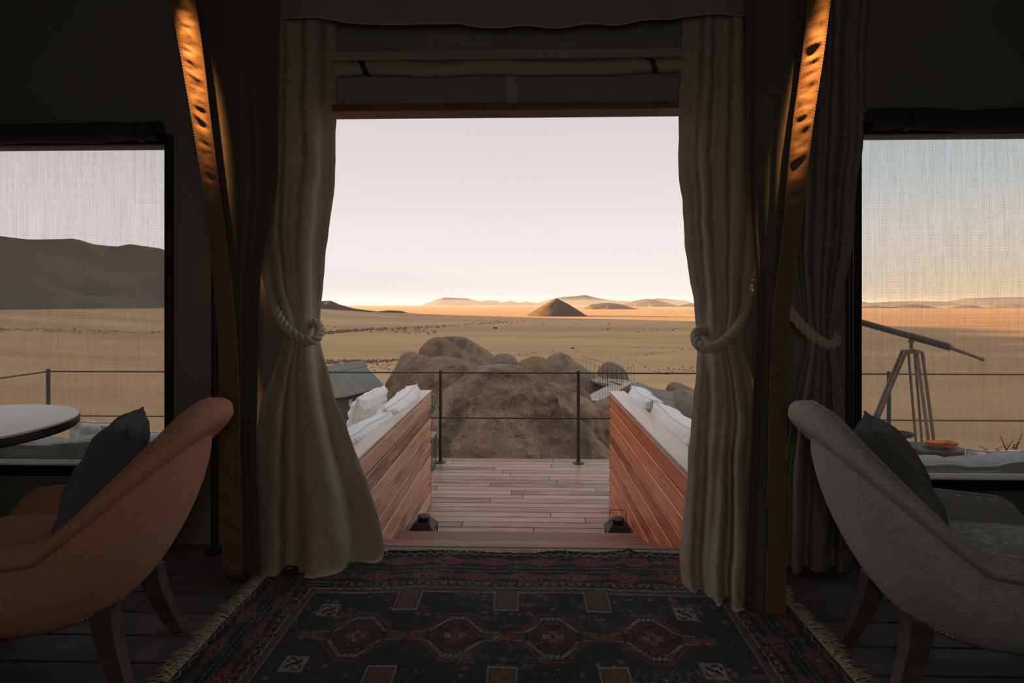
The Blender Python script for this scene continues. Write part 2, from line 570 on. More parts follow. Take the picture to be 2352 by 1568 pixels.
ms = t.n('ShaderNodeMixShader', {0: fac})
t.link(tp.outputs[0], ms.inputs[1])
t.link(th_.outputs[0], ms.inputs[2])
t.link(ms.outputs[0], t.out.inputs[0])
M['screen'] = t.m

# ================================================================== LAND
def plain_z(x, y):
    return -40 + 31 * sstep(-250, -770, x) * (1 - sstep(1500, 2300, y)) - 31 * 0
def sspace(lo, hi, n, p):
    s = np.linspace(-1, 1, n)
    s = np.sign(s) * np.abs(s) ** p
    return np.where(s < 0, -s * lo, s * hi)
xs = sspace(-15000, 15000, 160, 2.4)
ys = 40 + 14500 * np.linspace(0, 1, 160) ** 2.6
X, Y = np.meshgrid(xs, ys)
Z = plain_z(X, Y) + fbm(X * .004, Y * .004, 0, 3, 5) * .5
g = G().arr(X, Y, Z)
plain = struct(obj('ground', g, M['plain'], smooth=True))

def hill_z(x, y):
    x, y = np.asarray(x, float), np.asarray(y, float)
    s = .12 + .10 * sstep(5, 16, np.abs(x))
    z = -2.6 - s * np.clip(y - 6, 0, None) - .12 * np.clip(y - 36, 0, None)
    return np.maximum(z, -46)
xs = np.linspace(-70, 70, 120)
ys = np.concatenate([np.linspace(2.6, 60, 70), np.linspace(62, 240, 50)])
X, Y = np.meshgrid(xs, ys)
Z = hill_z(X, Y) + fbm(X * .25, Y * .25, 0, 4, 9) * .25
struct(obj('rocky_slope', G().arr(X, Y, Z), M['dirt'], smooth=True))

def ridge(name, spine, base, wf, wb, mat, label, seed=0, n=160, m=36, amp=.35, fr=1.0, pw=1.15, group=None):
    """a mountain: a spine of summit points, slopes falling to both sides with gullies"""
    sp = np.array(spine, float)
    d = np.concatenate([[0], np.cumsum(np.linalg.norm(np.diff(sp[:, :2], axis=0), axis=1))])
    t = np.linspace(0, d[-1], n)
    q = np.stack([np.interp(t, d, sp[:, k]) for k in range(3)], 1)
    tn = np.gradient(q[:, :2], axis=0)
    tn /= np.linalg.norm(tn, axis=1)[:, None] + 1e-9
    k = 9
    ker = np.ones(k) / k
    for c in (0, 1):
        tn[:, c] = np.convolve(np.pad(tn[:, c], k // 2, mode='edge'), ker, mode='valid')
    nr = np.stack([tn[:, 1], -tn[:, 0]], 1)
    s = np.linspace(-1, 1, m * 2 + 1)
    S, I = np.meshgrid(s, np.arange(n))
    wid = np.where(S > 0, wf, wb)
    hh = q[:, 2] - base
    sc = (hh / hh.max()).clip(.05, 1)[I] ** .6
    Xg = q[I, 0] + nr[I, 0] * S * wid * sc
    Yg = q[I, 1] + nr[I, 1] * S * wid * sc
    f = fr / max(wf, wb)
    gul = 1 - np.abs(fbm(Xg * f * 3.2, Yg * f * 3.2, 0, 4, seed))
    prof = (1 - np.abs(S)) ** pw
    env = np.sin(np.clip(np.abs(S) * PI, 0, PI))
    Zg = base - 3 + (hh[I] + 3) * prof + (gul - .75) * amp * hh[I] * env * .5
    o = obj(name, G().arr(Xg, Yg, Zg), mat, smooth=True)
    return tag(o, label, 'hill', group)

# big dark hill seen through the left screen
sp = [(-1500, -2500, 160), (-1250, -600, 170), (-1150, 500, 165)]
sp += [tuple(PX(a, b, -1100)) for a, b in ((0, 542), (66, 550), (143, 549), (173, 547), (214, 561), (270, 566), (296, 560), (367, 570))]
sp += [(-1100, 1776, 135), (-1095, 1950, 88), (-1080, 2294, 26), (-1060, 2600, -35)]
ridge('dark_hill', sp, -12, 330, 500, M['hill'], 'broad dark hill filling the view behind the left insect screen', 3, 220, 40, .5, 1.0)

def prange(name, pts, Y, base_py, wf, wb, mat, label, seed, amp=.35, n=160, fr=1.0, pw=1.15, dy=0.0, group=None):
    sp = []
    for i, (a, b) in enumerate(pts):
        sp.append(tuple(P(a, b, Y + dy * math.sin(i * 2.1))))
    base = min(-40, P(1176, base_py, Y)[2])
    return ridge(name, sp, base, wf, wb, mat, label, seed, n, 26, amp, fr, pw, group)
prange('low_hill', [(640, 700), (700, 694), (734, 691), (760, 690), (780, 699), (812, 708), (848, 713), (866, 715), (892, 712), (924, 714), (946, 721)],
       2300, 719, 190, 260, M['cone'], 'low brown hill tapering right beside the left curtain', 11, .3)
prange('pink_range', [(930, 706), (966, 701), (996, 690), (1020, 683), (1045, 684), (1072, 685), (1104, 692), (1120, 689), (1140, 690), (1152, 694), (1172, 690), (1192, 695), (1208, 692), (1232, 696)],
       13500, 702, 1500, 2200, M['range'], 'hazy pink mountain range left of the cone shaped hill', 21, .3, 200)
prange('pink_range', [(1215, 698), (1232, 696), (1260, 688), (1292, 682), (1323, 680), (1343, 677), (1371, 684), (1411, 690), (1439, 691), (1470, 695), (1490, 692), (1507, 685), (1530, 686), (1547, 688), (1575, 690), (1600, 697), (1680, 694), (1760, 699)],
       13800, 702, 1500, 2200, M['range'], 'hazy pink mountain range behind and right of the cone shaped hill', 25, .3, 200)
prange('brown_range', [(1400, 706), (1427, 700), (1445, 694), (1459, 690), (1483, 686), (1503, 687), (1525, 693), (1539, 698), (1559, 702), (1579, 697), (1600, 695), (1640, 700), (1700, 706)],
       7000, 707, 520, 800, M['midhill'], 'brown mountains at the right edge of the doorway view', 31, .35, 180)
prange('brown_range', [(1318, 714), (1339, 709), (1355, 700), (1375, 697), (1395, 695), (1415, 697), (1432, 700), (1451, 706), (1470, 710), (1487, 714)],
       3900, 714, 230, 400, M['midhill'], 'low brown hill just right of the cone shaped hill', 35, .35)
prange('far_range', [(1760, 696), (1860, 690), (1963, 688), (1997, 695), (2047, 692), (2105, 691), (2179, 692), (2217, 685), (2281, 683), (2352, 682), (2500, 688), (2700, 700)],
       9500, 706, 900, 1500, M['midhill'], 'grey mountain range high on the right insect screen', 41, .5, 220, 2.0)
prange('front_range', [(1880, 712), (1963, 706), (2000, 702), (2050, 704), (2095, 698), (2130, 702), (2165, 709), (2200, 704), (2230, 700), (2270, 708), (2300, 705), (2325, 697), (2360, 702), (2450, 708), (2600, 714)],
       4800, 712, 330, 500, M['midhill'], 'sunlit reddish foothills below the grey range, right screen', 45, .8, 220, 2.2)

# the cone shaped hill
base = P(1283, 727, 1640)
top = P(1283, 683, 1640)
def cone_fn(u, v):
    a = u * 2 * PI
    r0 = 106.0
    r = r0 * (1 - v)
    prof = v ** 1.05
    flat = 1 - math.exp(-((1 - v) * r0 / 9.0))
    gl = float(vnoise(math.cos(a) * 4, math.sin(a) * 4, v * 1.5, 3)) * .05 * math.sin(PI * min(1, v * 1.1))
    z = -42 + (top.z + 42) * (1 - abs(1 - v) ** 1.12) * (.97 + .03 * (1 - v))
    if v > .93:
        z = -42 + (top.z + 42) * (1 - abs(1 - v) ** 1.12) * .985
    sk = .10 * (top.z + 42) * v * 0
    return (base.x + sk + math.cos(a) * r * (1 + gl) + 0, 1640 + 106 + math.sin(a) * r * (1 + gl), z)
g = G().grid(cone_fn, 72, 24, True)
tag(obj('cone_hill', g, M['cone'], smooth=True), 'lone dark cone shaped hill rising from the plain', 'hill')

# ------------------------------------------------------------------ evening haze over the plain
hz = bpy.data.materials.new('evening_haze')
hz.use_nodes = True
hz.node_tree.nodes.clear()
ho = hz.node_tree.nodes.new('ShaderNodeOutputMaterial')
hv = hz.node_tree.nodes.new('ShaderNodeVolumeScatter')
hv.inputs['Color'].default_value = (.80, .84, 1.0, 1)
hv.inputs['Density'].default_value = 3.0e-5
hv.inputs['Anisotropy'].default_value = .1
hz.node_tree.links.new(hv.outputs[0], ho.inputs['Volume'])
ha = obj('haze', G().box((0, 9700, 0), (44000, 18600, 150), None, 0), hz)
tag(ha, 'thin evening haze lying over the far plain and mountains', 'haze')
ha['kind'] = 'stuff'

# ------------------------------------------------------------------ shrubs on the plain
def bush(g, p, w, h, seed):
    r = random.Random(seed)
    n = len(g.v)
    k = 5
    for z, s in ((0, .75), (.45, 1.0)):
        for q in range(k):
            a = 2 * PI * q / k + r.random()
            g.v.append((p.x + math.cos(a) * w * s * r.uniform(.6, 1.1), p.y + math.sin(a) * w * s * r.uniform(.6, 1.1), p.z - .1 + h * z))
    g.v.append((p.x + r.uniform(-.2, .2) * w, p.y, p.z + h))
    for q in range(k):
        q2 = (q + 1) % k
        g.f += [(n + q, n + q2, n + k + q2, n + k + q), (n + k + q, n + k + q2, n + 2 * k)]
def belt(label, lines, size):
    g = G()
    r = random.Random(len(label))
    for pts, cnt, spread in lines:
        a = np.array(pts, float)
        for i in range(int(cnt * 2.6)):
            t = r.random() * (len(a) - 1)
            k = int(t)
            px, py = a[k] + (a[k + 1] - a[k]) * (t - k)
            px += r.gauss(0, 3)
            py += r.gauss(0, spread)
            p = PZ(px, py, -40)
            p.z = float(plain_z(p.x, p.y)) if p.y < 2500 else -40
            s = r.uniform(.25, 1.0) ** 2.0 * size * .95
            bush(g, p, s * r.uniform(.7, 1.6), s * r.uniform(.45, .85), r.random())
    o = obj('shrub_belt', g, M['shrub'])
    tag(o, label, 'shrubs')
    o['kind'] = 'stuff'
belt('thin line of dry shrubs crossing the middle of the plain', [([(735, 766), (830, 757), (1000, 750), (1165, 740)], 380, 1.6), ([(735, 757), (1000, 760)], 60, 4), ([(1170, 745), (1560, 750)], 40, 8)], 2.4)
belt('dry river bed of shrubs behind the boulders on the right', [([(1180, 818), (1240, 811), (1310, 808), (1400, 822), (1480, 815), (1560, 807), (1660, 798)], 520, 1.6), ([(1190, 808), (1320, 804), (1500, 800), (1640, 796)], 160, 2.5), ([(1440, 838), (1560, 850), (1650, 845)], 120, 5)], 1.35)
belt('dark shrubs on the plain just above the left lodge roof', [([(700, 836), (790, 829), (860, 830), (925, 826)], 300, 2.0), ([(720, 836), (920, 840)], 60, 5)], 1.25)
belt('shrub line on the plain behind the left screen', [([(-150, 802), (60, 791), (230, 785), (420, 776)], 300, 1.5)], 1.6)
def acacia(px, py, h, label):
    p = PZ(px, py, -40)
    o = thing('acacia_tree', label, 'tree', p)
    g = G().tube([p + Vector((0, 0, -.2)), p + Vector((.1, 0, h * .5)), p + Vector((-.1, 0, h * .75))], [.22, .16, .1], 6)
    obj('trunk', g, M['shrub'], o)
    g = G()
    r = random.Random(px)
    for i in range(9):
        q = p + Vector((r.uniform(-1, 1) * h * .5, r.uniform(-1, 1) * h * .5, h * r.uniform(.6, .8)))
        bush(g, q, h * .32, h * .28, i + px)
    obj('crown', g, M['tree'], o)
acacia(1137, 759, 5.0, 'lone acacia tree on the open plain above the small boulders')
acacia(1316, 804, 2.4, 'small lone tree just above the river bed of shrubs')

# ------------------------------------------------------------------ boulders
R1, R2, R3, R4 = M['rock'], M['rock_brown'], M['rock_orange'], M['rock_grey']
def rock(label, Yc, Lp, Rp, mat, seed, ry=.9, drop=60, nu=72, nv=48, amp=.05, cracks=()):
    """a boulder: left and right outline heights (pixel row, pixel column) swept into rounded cross sections with lumps and cracks"""
    L, R = np.array(Lp, float), np.array(Rp, float)
    y0 = min(L[0, 0], R[0, 0])
    yb = max(L[-1, 0], R[-1, 0]) + drop
    v = np.linspace(0, 1, nv + 1) ** 1.7
    py = y0 + (yb - y0) * v
    xl = np.interp(py, L[:, 0], L[:, 1])
    xr = np.interp(py, R[:, 0], R[:, 1])
    mid0 = (xl[0] + xr[0]) / 2
    xl[0] = xr[0] = mid0
    dn = np.clip((py - max(L[-1, 0], R[-1, 0])) / drop, 0, 1)
    for a in (xl, xr):
        a[2:-2] = np.convolve(a, np.array([1, 2, 3, 2, 1]) / 9, mode='valid')
    sc = Yc / F
    Xl, Xr = (xl - 1205.0) * sc, (xr - 1205.0) * sc
    Zc = CAMZ - (py - HY) * sc
    hw = np.maximum((Xr - Xl) / 2, 0.0) * (1 - .35 * dn ** 2)
    cx = (Xr + Xl) / 2
    a = np.linspace(0, 2 * PI, nu + 1)[:-1]
    A, I = np.meshgrid(a, np.arange(nv + 1))
    dep = np.maximum(hw, .0) * ry
    ce, se = np.cos(A), np.sin(A)
    e = .86
    X = cx[I] + hw[I] * np.sign(ce) * np.abs(ce) ** e
    Yd = dep[I] * np.sign(se) * np.abs(se) ** e
    Z = Zc[I] + 0 * A
    S = hw.max()
    f = 1.0 / S
    nx_, ny_ = ce, se
    n1 = fbm(X * f * 1.4 + seed, Yd * f * 1.4, Z * f * 1.4, 4, seed, .5)
    n2 = -np.abs(fbm(X * f * 3 + seed, Yd * f * 3, Z * f * 2.0, 3, seed + 7, .5))
    n3 = fbm(X * f * 7, Yd * f * 7, Z * f * 7, 4, seed + 3, .6)
    front = np.abs(se)
    env = np.minimum(1, hw[I] / (S * .35))
    d = S * amp * env * (n1 * (.35 + .9 * front) + n2 * .7 * front + .24 * n3)
    for (ax, az, bx, bz, wd, dp) in cracks:      # a crack: a groove between two pixel points on the near face
        p_, q_ = P(ax, az, Yc), P(bx, bz, Yc)
        ux, uz = q_.x - p_.x, q_.z - p_.z
        t_ = np.clip(((X - p_.x) * ux + (Z - p_.z) * uz) / (ux * ux + uz * uz), 0, 1)
        wob = .03 * S * vnoise(t_ * 6, seed, 0, 3)
        dd = np.hypot(X - p_.x - ux * t_ - wob, Z - p_.z - uz * t_)
        d = d - np.where(se < 0, dp * np.exp(-(dd / wd) ** 2) * (.4 + .6 * np.sin(PI * t_.clip(.02, .98))), 0)
    X = X + nx_ * d
    Yg = Yc + Yd + ny_ * d
    Z = Z + .5 * S * amp * n1 * env * front
    g = G()
    g.v = np.stack([X, Yg, Z], -1).reshape(-1, 3).tolist()
    for j_ in range(nv):
        for i_ in range(nu):
            p_, q_ = j_ * nu + i_, j_ * nu + (i_ + 1) % nu
            g.f.append((p_, p_ + nu, q_ + nu, q_))
    g.f.append(tuple(nv * nu + i_ for i_ in range(nu)))
    c = (float(cx[-1]), Yc, float(Zc[-1]))
    o = obj('boulder', g, mat, smooth=True, loc=c)
    return tag(o, label, 'boulder')
rock('huge rounded granite boulder behind the railing, in the doorway centre', 9.0,
     [(841, 1150), (842, 1132), (845, 1108), (850, 1086), (862, 1064), (882, 1039), (898, 1023), (918, 1013), (938, 1003), (961, 993), (1000, 986), (1060, 978), (1150, 970)],
     [(841, 1180), (843, 1192), (850, 1217), (862, 1233), (880, 1259), (903, 1288), (928, 1309), (961, 1328), (987, 1346), (1012, 1371), (1035, 1396), (1060, 1416), (1150, 1450)],
     R1, 4, .95, 160, 220, 170, .095, ((1218, 1005, 1228, 1065, .045, .16), (1215, 990, 1190, 960, .03, .05), (1160, 890, 1150, 940, .035, .05), (1098, 885, 1135, 880, .04, .06), (1060, 900, 1050, 1010, .08, .05), (1290, 890, 1270, 940, .05, .05)))
rock('sloping stained boulder right of the huge central boulder', 11.6,
     [(878, 1266), (884, 1240), (960, 1215), (1060, 1200)], [(878, 1272), (880, 1276), (887, 1290), (898, 1315), (915, 1346), (928, 1371), (949, 1400), (985, 1430), (1060, 1470)], R1, 12, .7, 120, 110, 80, .07, ((1365, 965, 1375, 1010, .05, .10), (1350, 940, 1365, 965, .04, .06)))
rock('small rounded boulder behind the right railing post', 15.0,
     [(877, 1302), (878, 1294), (882, 1283), (890, 1276), (920, 1268)], [(877, 1312), (879, 1320), (888, 1338), (905, 1353), (923, 1360), (950, 1364)], R2, 14, .9, 60)
rock('smooth grey boulder sloping down behind the wooden walkway', 35.0,
     [(844, 1266), (848, 1255), (880, 1245)], [(844, 1274), (848, 1295), (859, 1320), (872, 1347), (888, 1373), (902, 1392), (930, 1402)], R4, 15, .8, 50)
rock('egg shaped brown boulder above the right shoulder of the central boulder', 17.0,
     [(818, 1224), (820, 1216), (825, 1202), (839, 1184), (870, 1174)], [(818, 1232), (821, 1250), (834, 1263), (852, 1269), (872, 1272), (900, 1274)], R3, 16, .9, 60)
rock('small flat boulder above the top of the central boulder', 22.0,
     [(811, 1156), (813, 1144), (816, 1138), (822, 1128), (839, 1124), (860, 1122)], [(811, 1164), (813, 1172), (818, 1180), (829, 1189), (845, 1193), (860, 1194)], R4, 17, .9, 50)
rock('orange tinted boulder left of the central boulder behind the left post', 13.5,
     [(817, 1005), (819, 996), (822, 988), (837, 972), (857, 962), (880, 952), (910, 944), (960, 936)], [(817, 1020), (821, 1040), (827, 1053), (834, 1068), (840, 1086), (852, 1096), (900, 1104), (960, 1110)], R3, 18, .9, 80, 96, 64, .07, ((1000, 850, 990, 900, .06, .10),))
rock('tall dark brown boulder beside the left lodge', 17.0,
     [(815, 948), (818, 940), (824, 926), (839, 911), (857, 901), (877, 888), (903, 879), (960, 868)], [(815, 962), (819, 975), (824, 986), (850, 996), (900, 1000), (960, 1004)], R2, 19, .9, 70, 84, 60, .06)
rock('small dark boulder peeking over the tall dark boulder', 21.0,
     [(807, 936), (810, 927), (818, 919), (831, 915), (860, 912)], [(807, 942), (810, 953), (816, 960), (835, 966), (860, 968)], R4, 20, .9, 40)
rock('big domed boulder topping the pile, front half below the diagonal crack', 25.0,
     [(774, 1003), (777, 990), (784, 978), (798, 967), (814, 961), (850, 952)], [(774, 1009), (777, 1018), (780, 1026), (798, 1054), (816, 1082), (829, 1110), (838, 1127), (870, 1150)], R2, 21, .8, 80, 90, 56, .05)
rock('big domed boulder topping the pile, rear half above the diagonal crack', 29.0,
     [(773, 1030), (775, 1012), (790, 996), (840, 985)], [(773, 1056), (775, 1066), (779, 1077), (791, 1095), (802, 1110), (814, 1130), (830, 1144), (860, 1156)], R2, 22, .8, 80, 90, 56, .04)
rock('dark humped boulder above the walkway with a long right flank', 31.0,
     [(810, 1284), (812, 1272), (816, 1263), (824, 1255), (860, 1246)], [(810, 1290), (812, 1296), (815, 1304), (828, 1317), (836, 1333), (846, 1346), (855, 1359), (872, 1378), (890, 1390)], R4, 23, .8, 50)
rock('far grey boulder behind the wooden walkway', 38.0,
     [(829, 1398), (831, 1392), (837, 1384), (852, 1373), (880, 1366)], [(829, 1401), (833, 1411), (844, 1429), (859, 1440), (885, 1447)], R4, 26, .9, 40)
rock('little boulder at the foot of the far grey boulder', 34.5,
     [(861, 1379), (863, 1372), (868, 1365), (876, 1360), (890, 1358)], [(861, 1385), (864, 1392), (870, 1398), (880, 1400), (890, 1401)], R2, 27, .9, 20, 48, 30)
rock('dark boulder under the walkway beside the right partition', 14.5,
     [(913, 1400), (917, 1382), (924, 1365), (950, 1354)], [(913, 1412), (918, 1430), (930, 1445), (950, 1450)], R4, 28, .8, 60)
rock('flat brown boulder above the right lodge roof', 40.0,
     [(876, 1542), (879, 1534), (884, 1530), (892, 1527)], [(876, 1552), (880, 1566), (887, 1580), (900, 1598), (912, 1604)], R2, 29, .8, 30)
rock('reddish boulder below the right lodge roof', 21.0,
     [(910, 1590), (914, 1580), (920, 1568), (930, 1555), (950, 1546)], [(910, 1606), (918, 1630), (950, 1650)], R3, 30, .8, 60)
rock('brown boulder low between the left partition and the central boulder', 11.8,
     [(907, 985), (909, 970), (918, 952), (960, 940)], [(907, 995), (910, 1010), (925, 1030), (960, 1040)], R2, 31, .8, 90)
rock('brown boulder right against the left lodge wall', 20.0,
     [(876, 892), (880, 884), (890, 876), (930, 870)], [(876, 898), (884, 912), (900, 918), (930, 922)], R4, 33, .8, 50)

# ------------------------------------------------------------------ lodges
def lodge(label, A, B, half, drop, hip, wall_h, npan, wpx=None, over=.25):
    """A, B: ridge ends (A the nearer); roof slopes to both sides, hipped at the ends"""
    A, B = Vector(A), Vector(B)
    d = (B - A).normalized()
    n = Vector((d.y, -d.x, 0)).normalized()
    base = Vector((A.x, A.y, A.z - drop - wall_h))
    o = thing('lodge', label, 'building', base)
    dz = Vector((0, 0, -drop))
    L = (B - A).length
    for s in (1, -1):
        for i in range(npan):
            t0, t1 = i / npan, (i + 1) / npan
            e = .012
            q = [A + d * L * t0 + d * e, A + d * L * t1 - d * e,
                 A - d * hip * .25 + d * (L + hip * .5) * t1 + n * s * half + dz - d * e,
                 A - d * hip * .25 + d * (L + hip * .5) * t0 + n * s * half + dz + d * e]
            up = Vector((0, 0, .05))
            g = G().add(q + [v + up for v in q], [(0, 1, 2, 3), (4, 5, 6, 7), (0, 1, 5, 4), (1, 2, 6, 5), (2, 3, 7, 6), (3, 0, 4, 7)])
            obj('roof_panel', g, M['roof'], o)
    for end, sg in ((A, -1), (B, 1)):
        c1 = end + d * sg * hip * .25 + n * half + dz
        c2 = end + d * sg * hip + n * half * .55 + dz
        c3 = end + d * sg * hip - n * half * .55 + dz
        c4 = end + d * sg * hip * .25 - n * half + dz
        for a, b in ((c1, c2), (c2, c3), (c3, c4)):
            up = Vector((0, 0, .045))
            q = [end, a, b]
            g = G().add(q + [v + up for v in q], [(0, 1, 2), (3, 4, 5), (0, 1, 4, 3), (1, 2, 5, 4), (2, 0, 3, 5)])
            obj('roof_panel', g, M['roof_edge'] if sg > 0 else M['roof'], o)
    for s in (1, -1):
        cw = n * s * half * .22 + dz * .22 + Vector((0, 0, .03))
        q = [A - d * .15 + Vector((0, 0, .07)), B + d * .15 + Vector((0, 0, .07)), B + d * .2 + cw + Vector((0, 0, .05)), A - d * .2 + cw + Vector((0, 0, .05))]
        dn = Vector((0, 0, -.04))
        g = G().add(q + [v + dn for v in q], [(0, 1, 2, 3), (4, 5, 6, 7), (0, 1, 5, 4), (1, 2, 6, 5), (2, 3, 7, 6), (3, 0, 4, 7)])
        obj('ridge_cap', g, M['roof_edge'] if False else M['roof'], o)
    ins = 1 - over / half
    ring = []
    for p_ in (A - d * hip * .2 + n * half * ins, B + d * hip * .2 + n * half * ins, B + d * hip * .85 + n * half * .5, B + d * hip * .85 - n * half * .5,
               B + d * hip * .2 - n * half * ins, A - d * hip * .2 - n * half * ins, A - d * hip * .85 - n * half * .5, A - d * hip * .85 + n * half * .5):
        ring.append(p_ + dz)
    g = G()
    k = len(ring)
    g.add(ring + [v - Vector((0, 0, wall_h + .6)) for v in ring], [(i, (i + 1) % k, k + (i + 1) % k, k + i) for i in range(k)])
    obj('wall', g, M['lodge_wall'], o)
    return o, d, n, ring
lo, d, n, ring = lodge('grey-green roofed tent lodge below the left pillows', (-8.83, 23.0, CAMZ - 2.85), (-8.0, 25.3, CAMZ - 2.85), 1.25, 1.2, .9, 2.3, 4)
wp = P(762, 923, 22.6)
p0 = ring[0] * .80 + ring[1] * .20 + n * .03 - Vector((0, 0, .35))
g = G().box(p0, (.04, .22, .32), Euler((0, 0, math.atan2(d.y, d.x) - PI / 2)), .006)
obj('window', g, M['lodge_window'], lo)
A2, B2 = P(1592, 911, 27.7), P(1506, 895, 30.2)
lodge('grey-green roofed lodge at right edge of the doorway view', (A2.x + 1.2, A2.y - 1.6, A2.z), tuple(B2), 1.9, 1.6, .5, 2.4, 5)
A3, B3 = P(1512, 897, 37), P(1463, 878, 43)
lodge('farther lodge roof half hidden behind the right lodge', tuple(A3), tuple(B3), 1.6, 1.5, .4, 2.2, 4)

# ------------------------------------------------------------------ wooden walkway among the boulders
zw = CAMZ - 4.5
wk = thing('walkway', 'pale wooden walkway crossing between boulders beyond the right partition', 'walkway', (4.5, 27, hill_z(4.5, 27)))
runs = [((3.05, 24.4), (5.85, 30.4)), ((4.9, 28.6), (3.2, 32.2)), ((3.0, 24.6), (2.2, 24.9)), ((5.85, 30.4), (4.7, 31.0))]
for ri, (a, b) in enumerate(runs):
    a, b = Vector((*a, zw)), Vector((*b, zw - (0 if ri != 1 else -.3)))
    d = (b - a)
    L = d.length
    d.normalize()
    s = Vector((d.y, -d.x, 0))
    rot = Euler((0, 0, math.atan2(d.y, d.x)))
    nb = int(L / .16)
    for i in range(nb):
        piece('plank', (.145, .95, .035), M['walk'], a + d * (L * (i + .5) / nb), wk, rot)
    for sd in (-1, 1):
        obj('bearer', G().box((a + b) / 2 + s * sd * .4 - Vector((0, 0, .1)), (L, .06, .14), rot), M['tripod'], wk)
        npst = max(2, int(L / .42))
        for i in range(npst + 1):
            p_ = a + d * L * i / npst + s * sd * .46
            obj('baluster', G().tube([p_ - Vector((0, 0, .1)), p_ + Vector((0, 0, .95))], .008, 5), M['steel'], wk)
        obj('handrail', G().tube([a + s * sd * .46 + Vector((0, 0, .95)), b + s * sd * .46 + Vector((0, 0, .95))], .008, 5), M['steel'], wk)
    for i in range(max(2, int(L / 1.6)) + 1):
        p_ = a + d * L * i / max(2, int(L / 1.6))
        for sd in (-1, 1):
            q = p_ + s * sd * .38
            obj('leg', G().tube([Vector((q.x, q.y, float(hill_z(q.x, q.y)) - .3)), q - Vector((0, 0, .06))], .035, 6), M['tripod'], wk)

# ================================================================== DECK
ZD = -.60
deck = thing('deck', 'reddish brown hardwood deck between the two slatted partitions', 'deck', (0, 4.4, ZD - .2))
rr = random.Random(3)
y = 5.86
row = 0
while y > 3.25:
    x = -5.3 + rr.uniform(-.9, 0)
    while x < 5.6:
        L = rr.choice((1.5, 2.1, 1.8, 2.4, 1.2))
        x2 = min(x + L, 5.7)
        x1 = max(x, -5.35)
        if x2 - x1 > .15:
            piece('plank', (x2 - x1 - .004, .0935, .024), M['teak_deck'], ((x1 + x2) / 2, y - .05, ZD - .012), deck, bev=.004)
        x += L
    y -= .1
    row += 1
g = G()
for x in np.arange(-5.2, 5.7, .9):
    g.box((x, 4.55, ZD - .085), (.06, 2.6, .12))
for x in (-5.1, -2.5, 0, 2.5, 5.2):
    for yy in (3.6, 5.6):
        zz = -4.2
        g.box((x, yy, (ZD - .15 + zz) / 2), (.1, .1, abs(zz - ZD) - .15))
o = obj('joist', g, M['teak_step'], deck)
o['kind'] = 'stuff'
piece('fascia', (10.9, .03, .16), M['teak_step'], (.17, 5.875, ZD - .085), deck)

# steps down from the tent floor to the deck
XL, XR = -.815, .734
st = thing('steps', 'dark hardwood steps from the tent floor down to the deck', 'steps', (0, 2.95, ZD))
for z, y0, y1 in ((-.17, 2.44, 2.895), (-.343, 2.86, 3.40)):
    nb = 4
    for i in range(nb):
        ww = (y1 - y0) / nb
        for xa, xb in (((XL + .004), -.1 + .3 * i), (-.1 + .3 * i + .003, XR - .004)) if i == 1 else ((XL + .004, XR - .004),):
            piece('tread', (xb - xa, ww - .005, .03), M['teak_step'], ((xa + xb) / 2, y0 + ww * (i + .5), z - .015), st, bev=.004)
for z0, z1, yy in ((-.17, -.033, 2.45), (-.343, -.2, 2.87), (-.60, -.373, 3.38)):
    piece('riser', (XR - XL - .01, .02, z1 - z0 + .0), M['teak_step'], ((XL + XR) / 2, yy, (z0 + z1) / 2), st)

# built-in sofas: slatted back partition along the steps, seat behind it
def sofa(side, xi, xo, mw, label):
    s = thing('deck_sofa', label, 'sofa', (xi + .9 * side, 3.5, ZD))
    y0, y1 = (2.335 if side > 0 else 2.43), 4.55
    for i in range(9):
        zc = ZD + .006 + .106 * i + .05
        ya = y0 if zc > .06 else (2.475 if zc > -.12 else 2.52)
        piece('slat', (y1 - ya - .012, .022, .0985), mw, (xi + side * .011, (ya + y1) / 2 - .006, zc), s, (0, 0, PI / 2), .0045)
    piece('back_panel', (y1 - 2.54, .02, .95), M['black'], (xi + side * .034, (2.53 + y1) / 2, ZD + .48), s, (0, 0, PI / 2))
    piece('end_post', (.012, .13, .955), M['black'], (xi + side * .066, y1 - .004, ZD + .478), s, (0, 0, PI / 2))
    piece('cap_board', (y1 - y0 + .01, .135, .028), M['teak_cap'], (xi + side * .0655, (y0 + y1) / 2, ZD + .970), s, (0, 0, PI / 2), .004)
    piece('near_panel', (2.53 - y0 - .01, .02, .34), M['black'], (xi + side * .034, (y0 + 2.53) / 2, .175), s, (0, 0, PI / 2))
    piece('inner_panel', (y1 - 2.54, .02, .95), mw, (xi + side * .12, (2.53 + y1) / 2, ZD + .48), s, (0, 0, PI / 2))
    xa, xb = xi + side * .135, xo
    xm = xi + side * 1.02
    piece('seat_base', (abs(xm - xa), 1.75, .30), mw, ((xa + xm) / 2, 3.62, ZD + .15), s)
    piece('seat_base', (abs(xb - xm) - .004, .50, .30), mw, ((xb + xm) / 2 + side * .002, 2.99, ZD + .15), s)
    piece('wall_ledge', (abs(xb - xa), .18, .55), mw, ((xa + xb) / 2, 2.65, ZD + .275), s)
    return s
sofa(-1, XL, -3.6, M['teak_left'], 'built-in deck sofa with brown slatted partition left of the steps')
sofa(1, XR, 3.6, M['teak_right'], 'built-in deck sofa with redder slatted partition right of the steps')

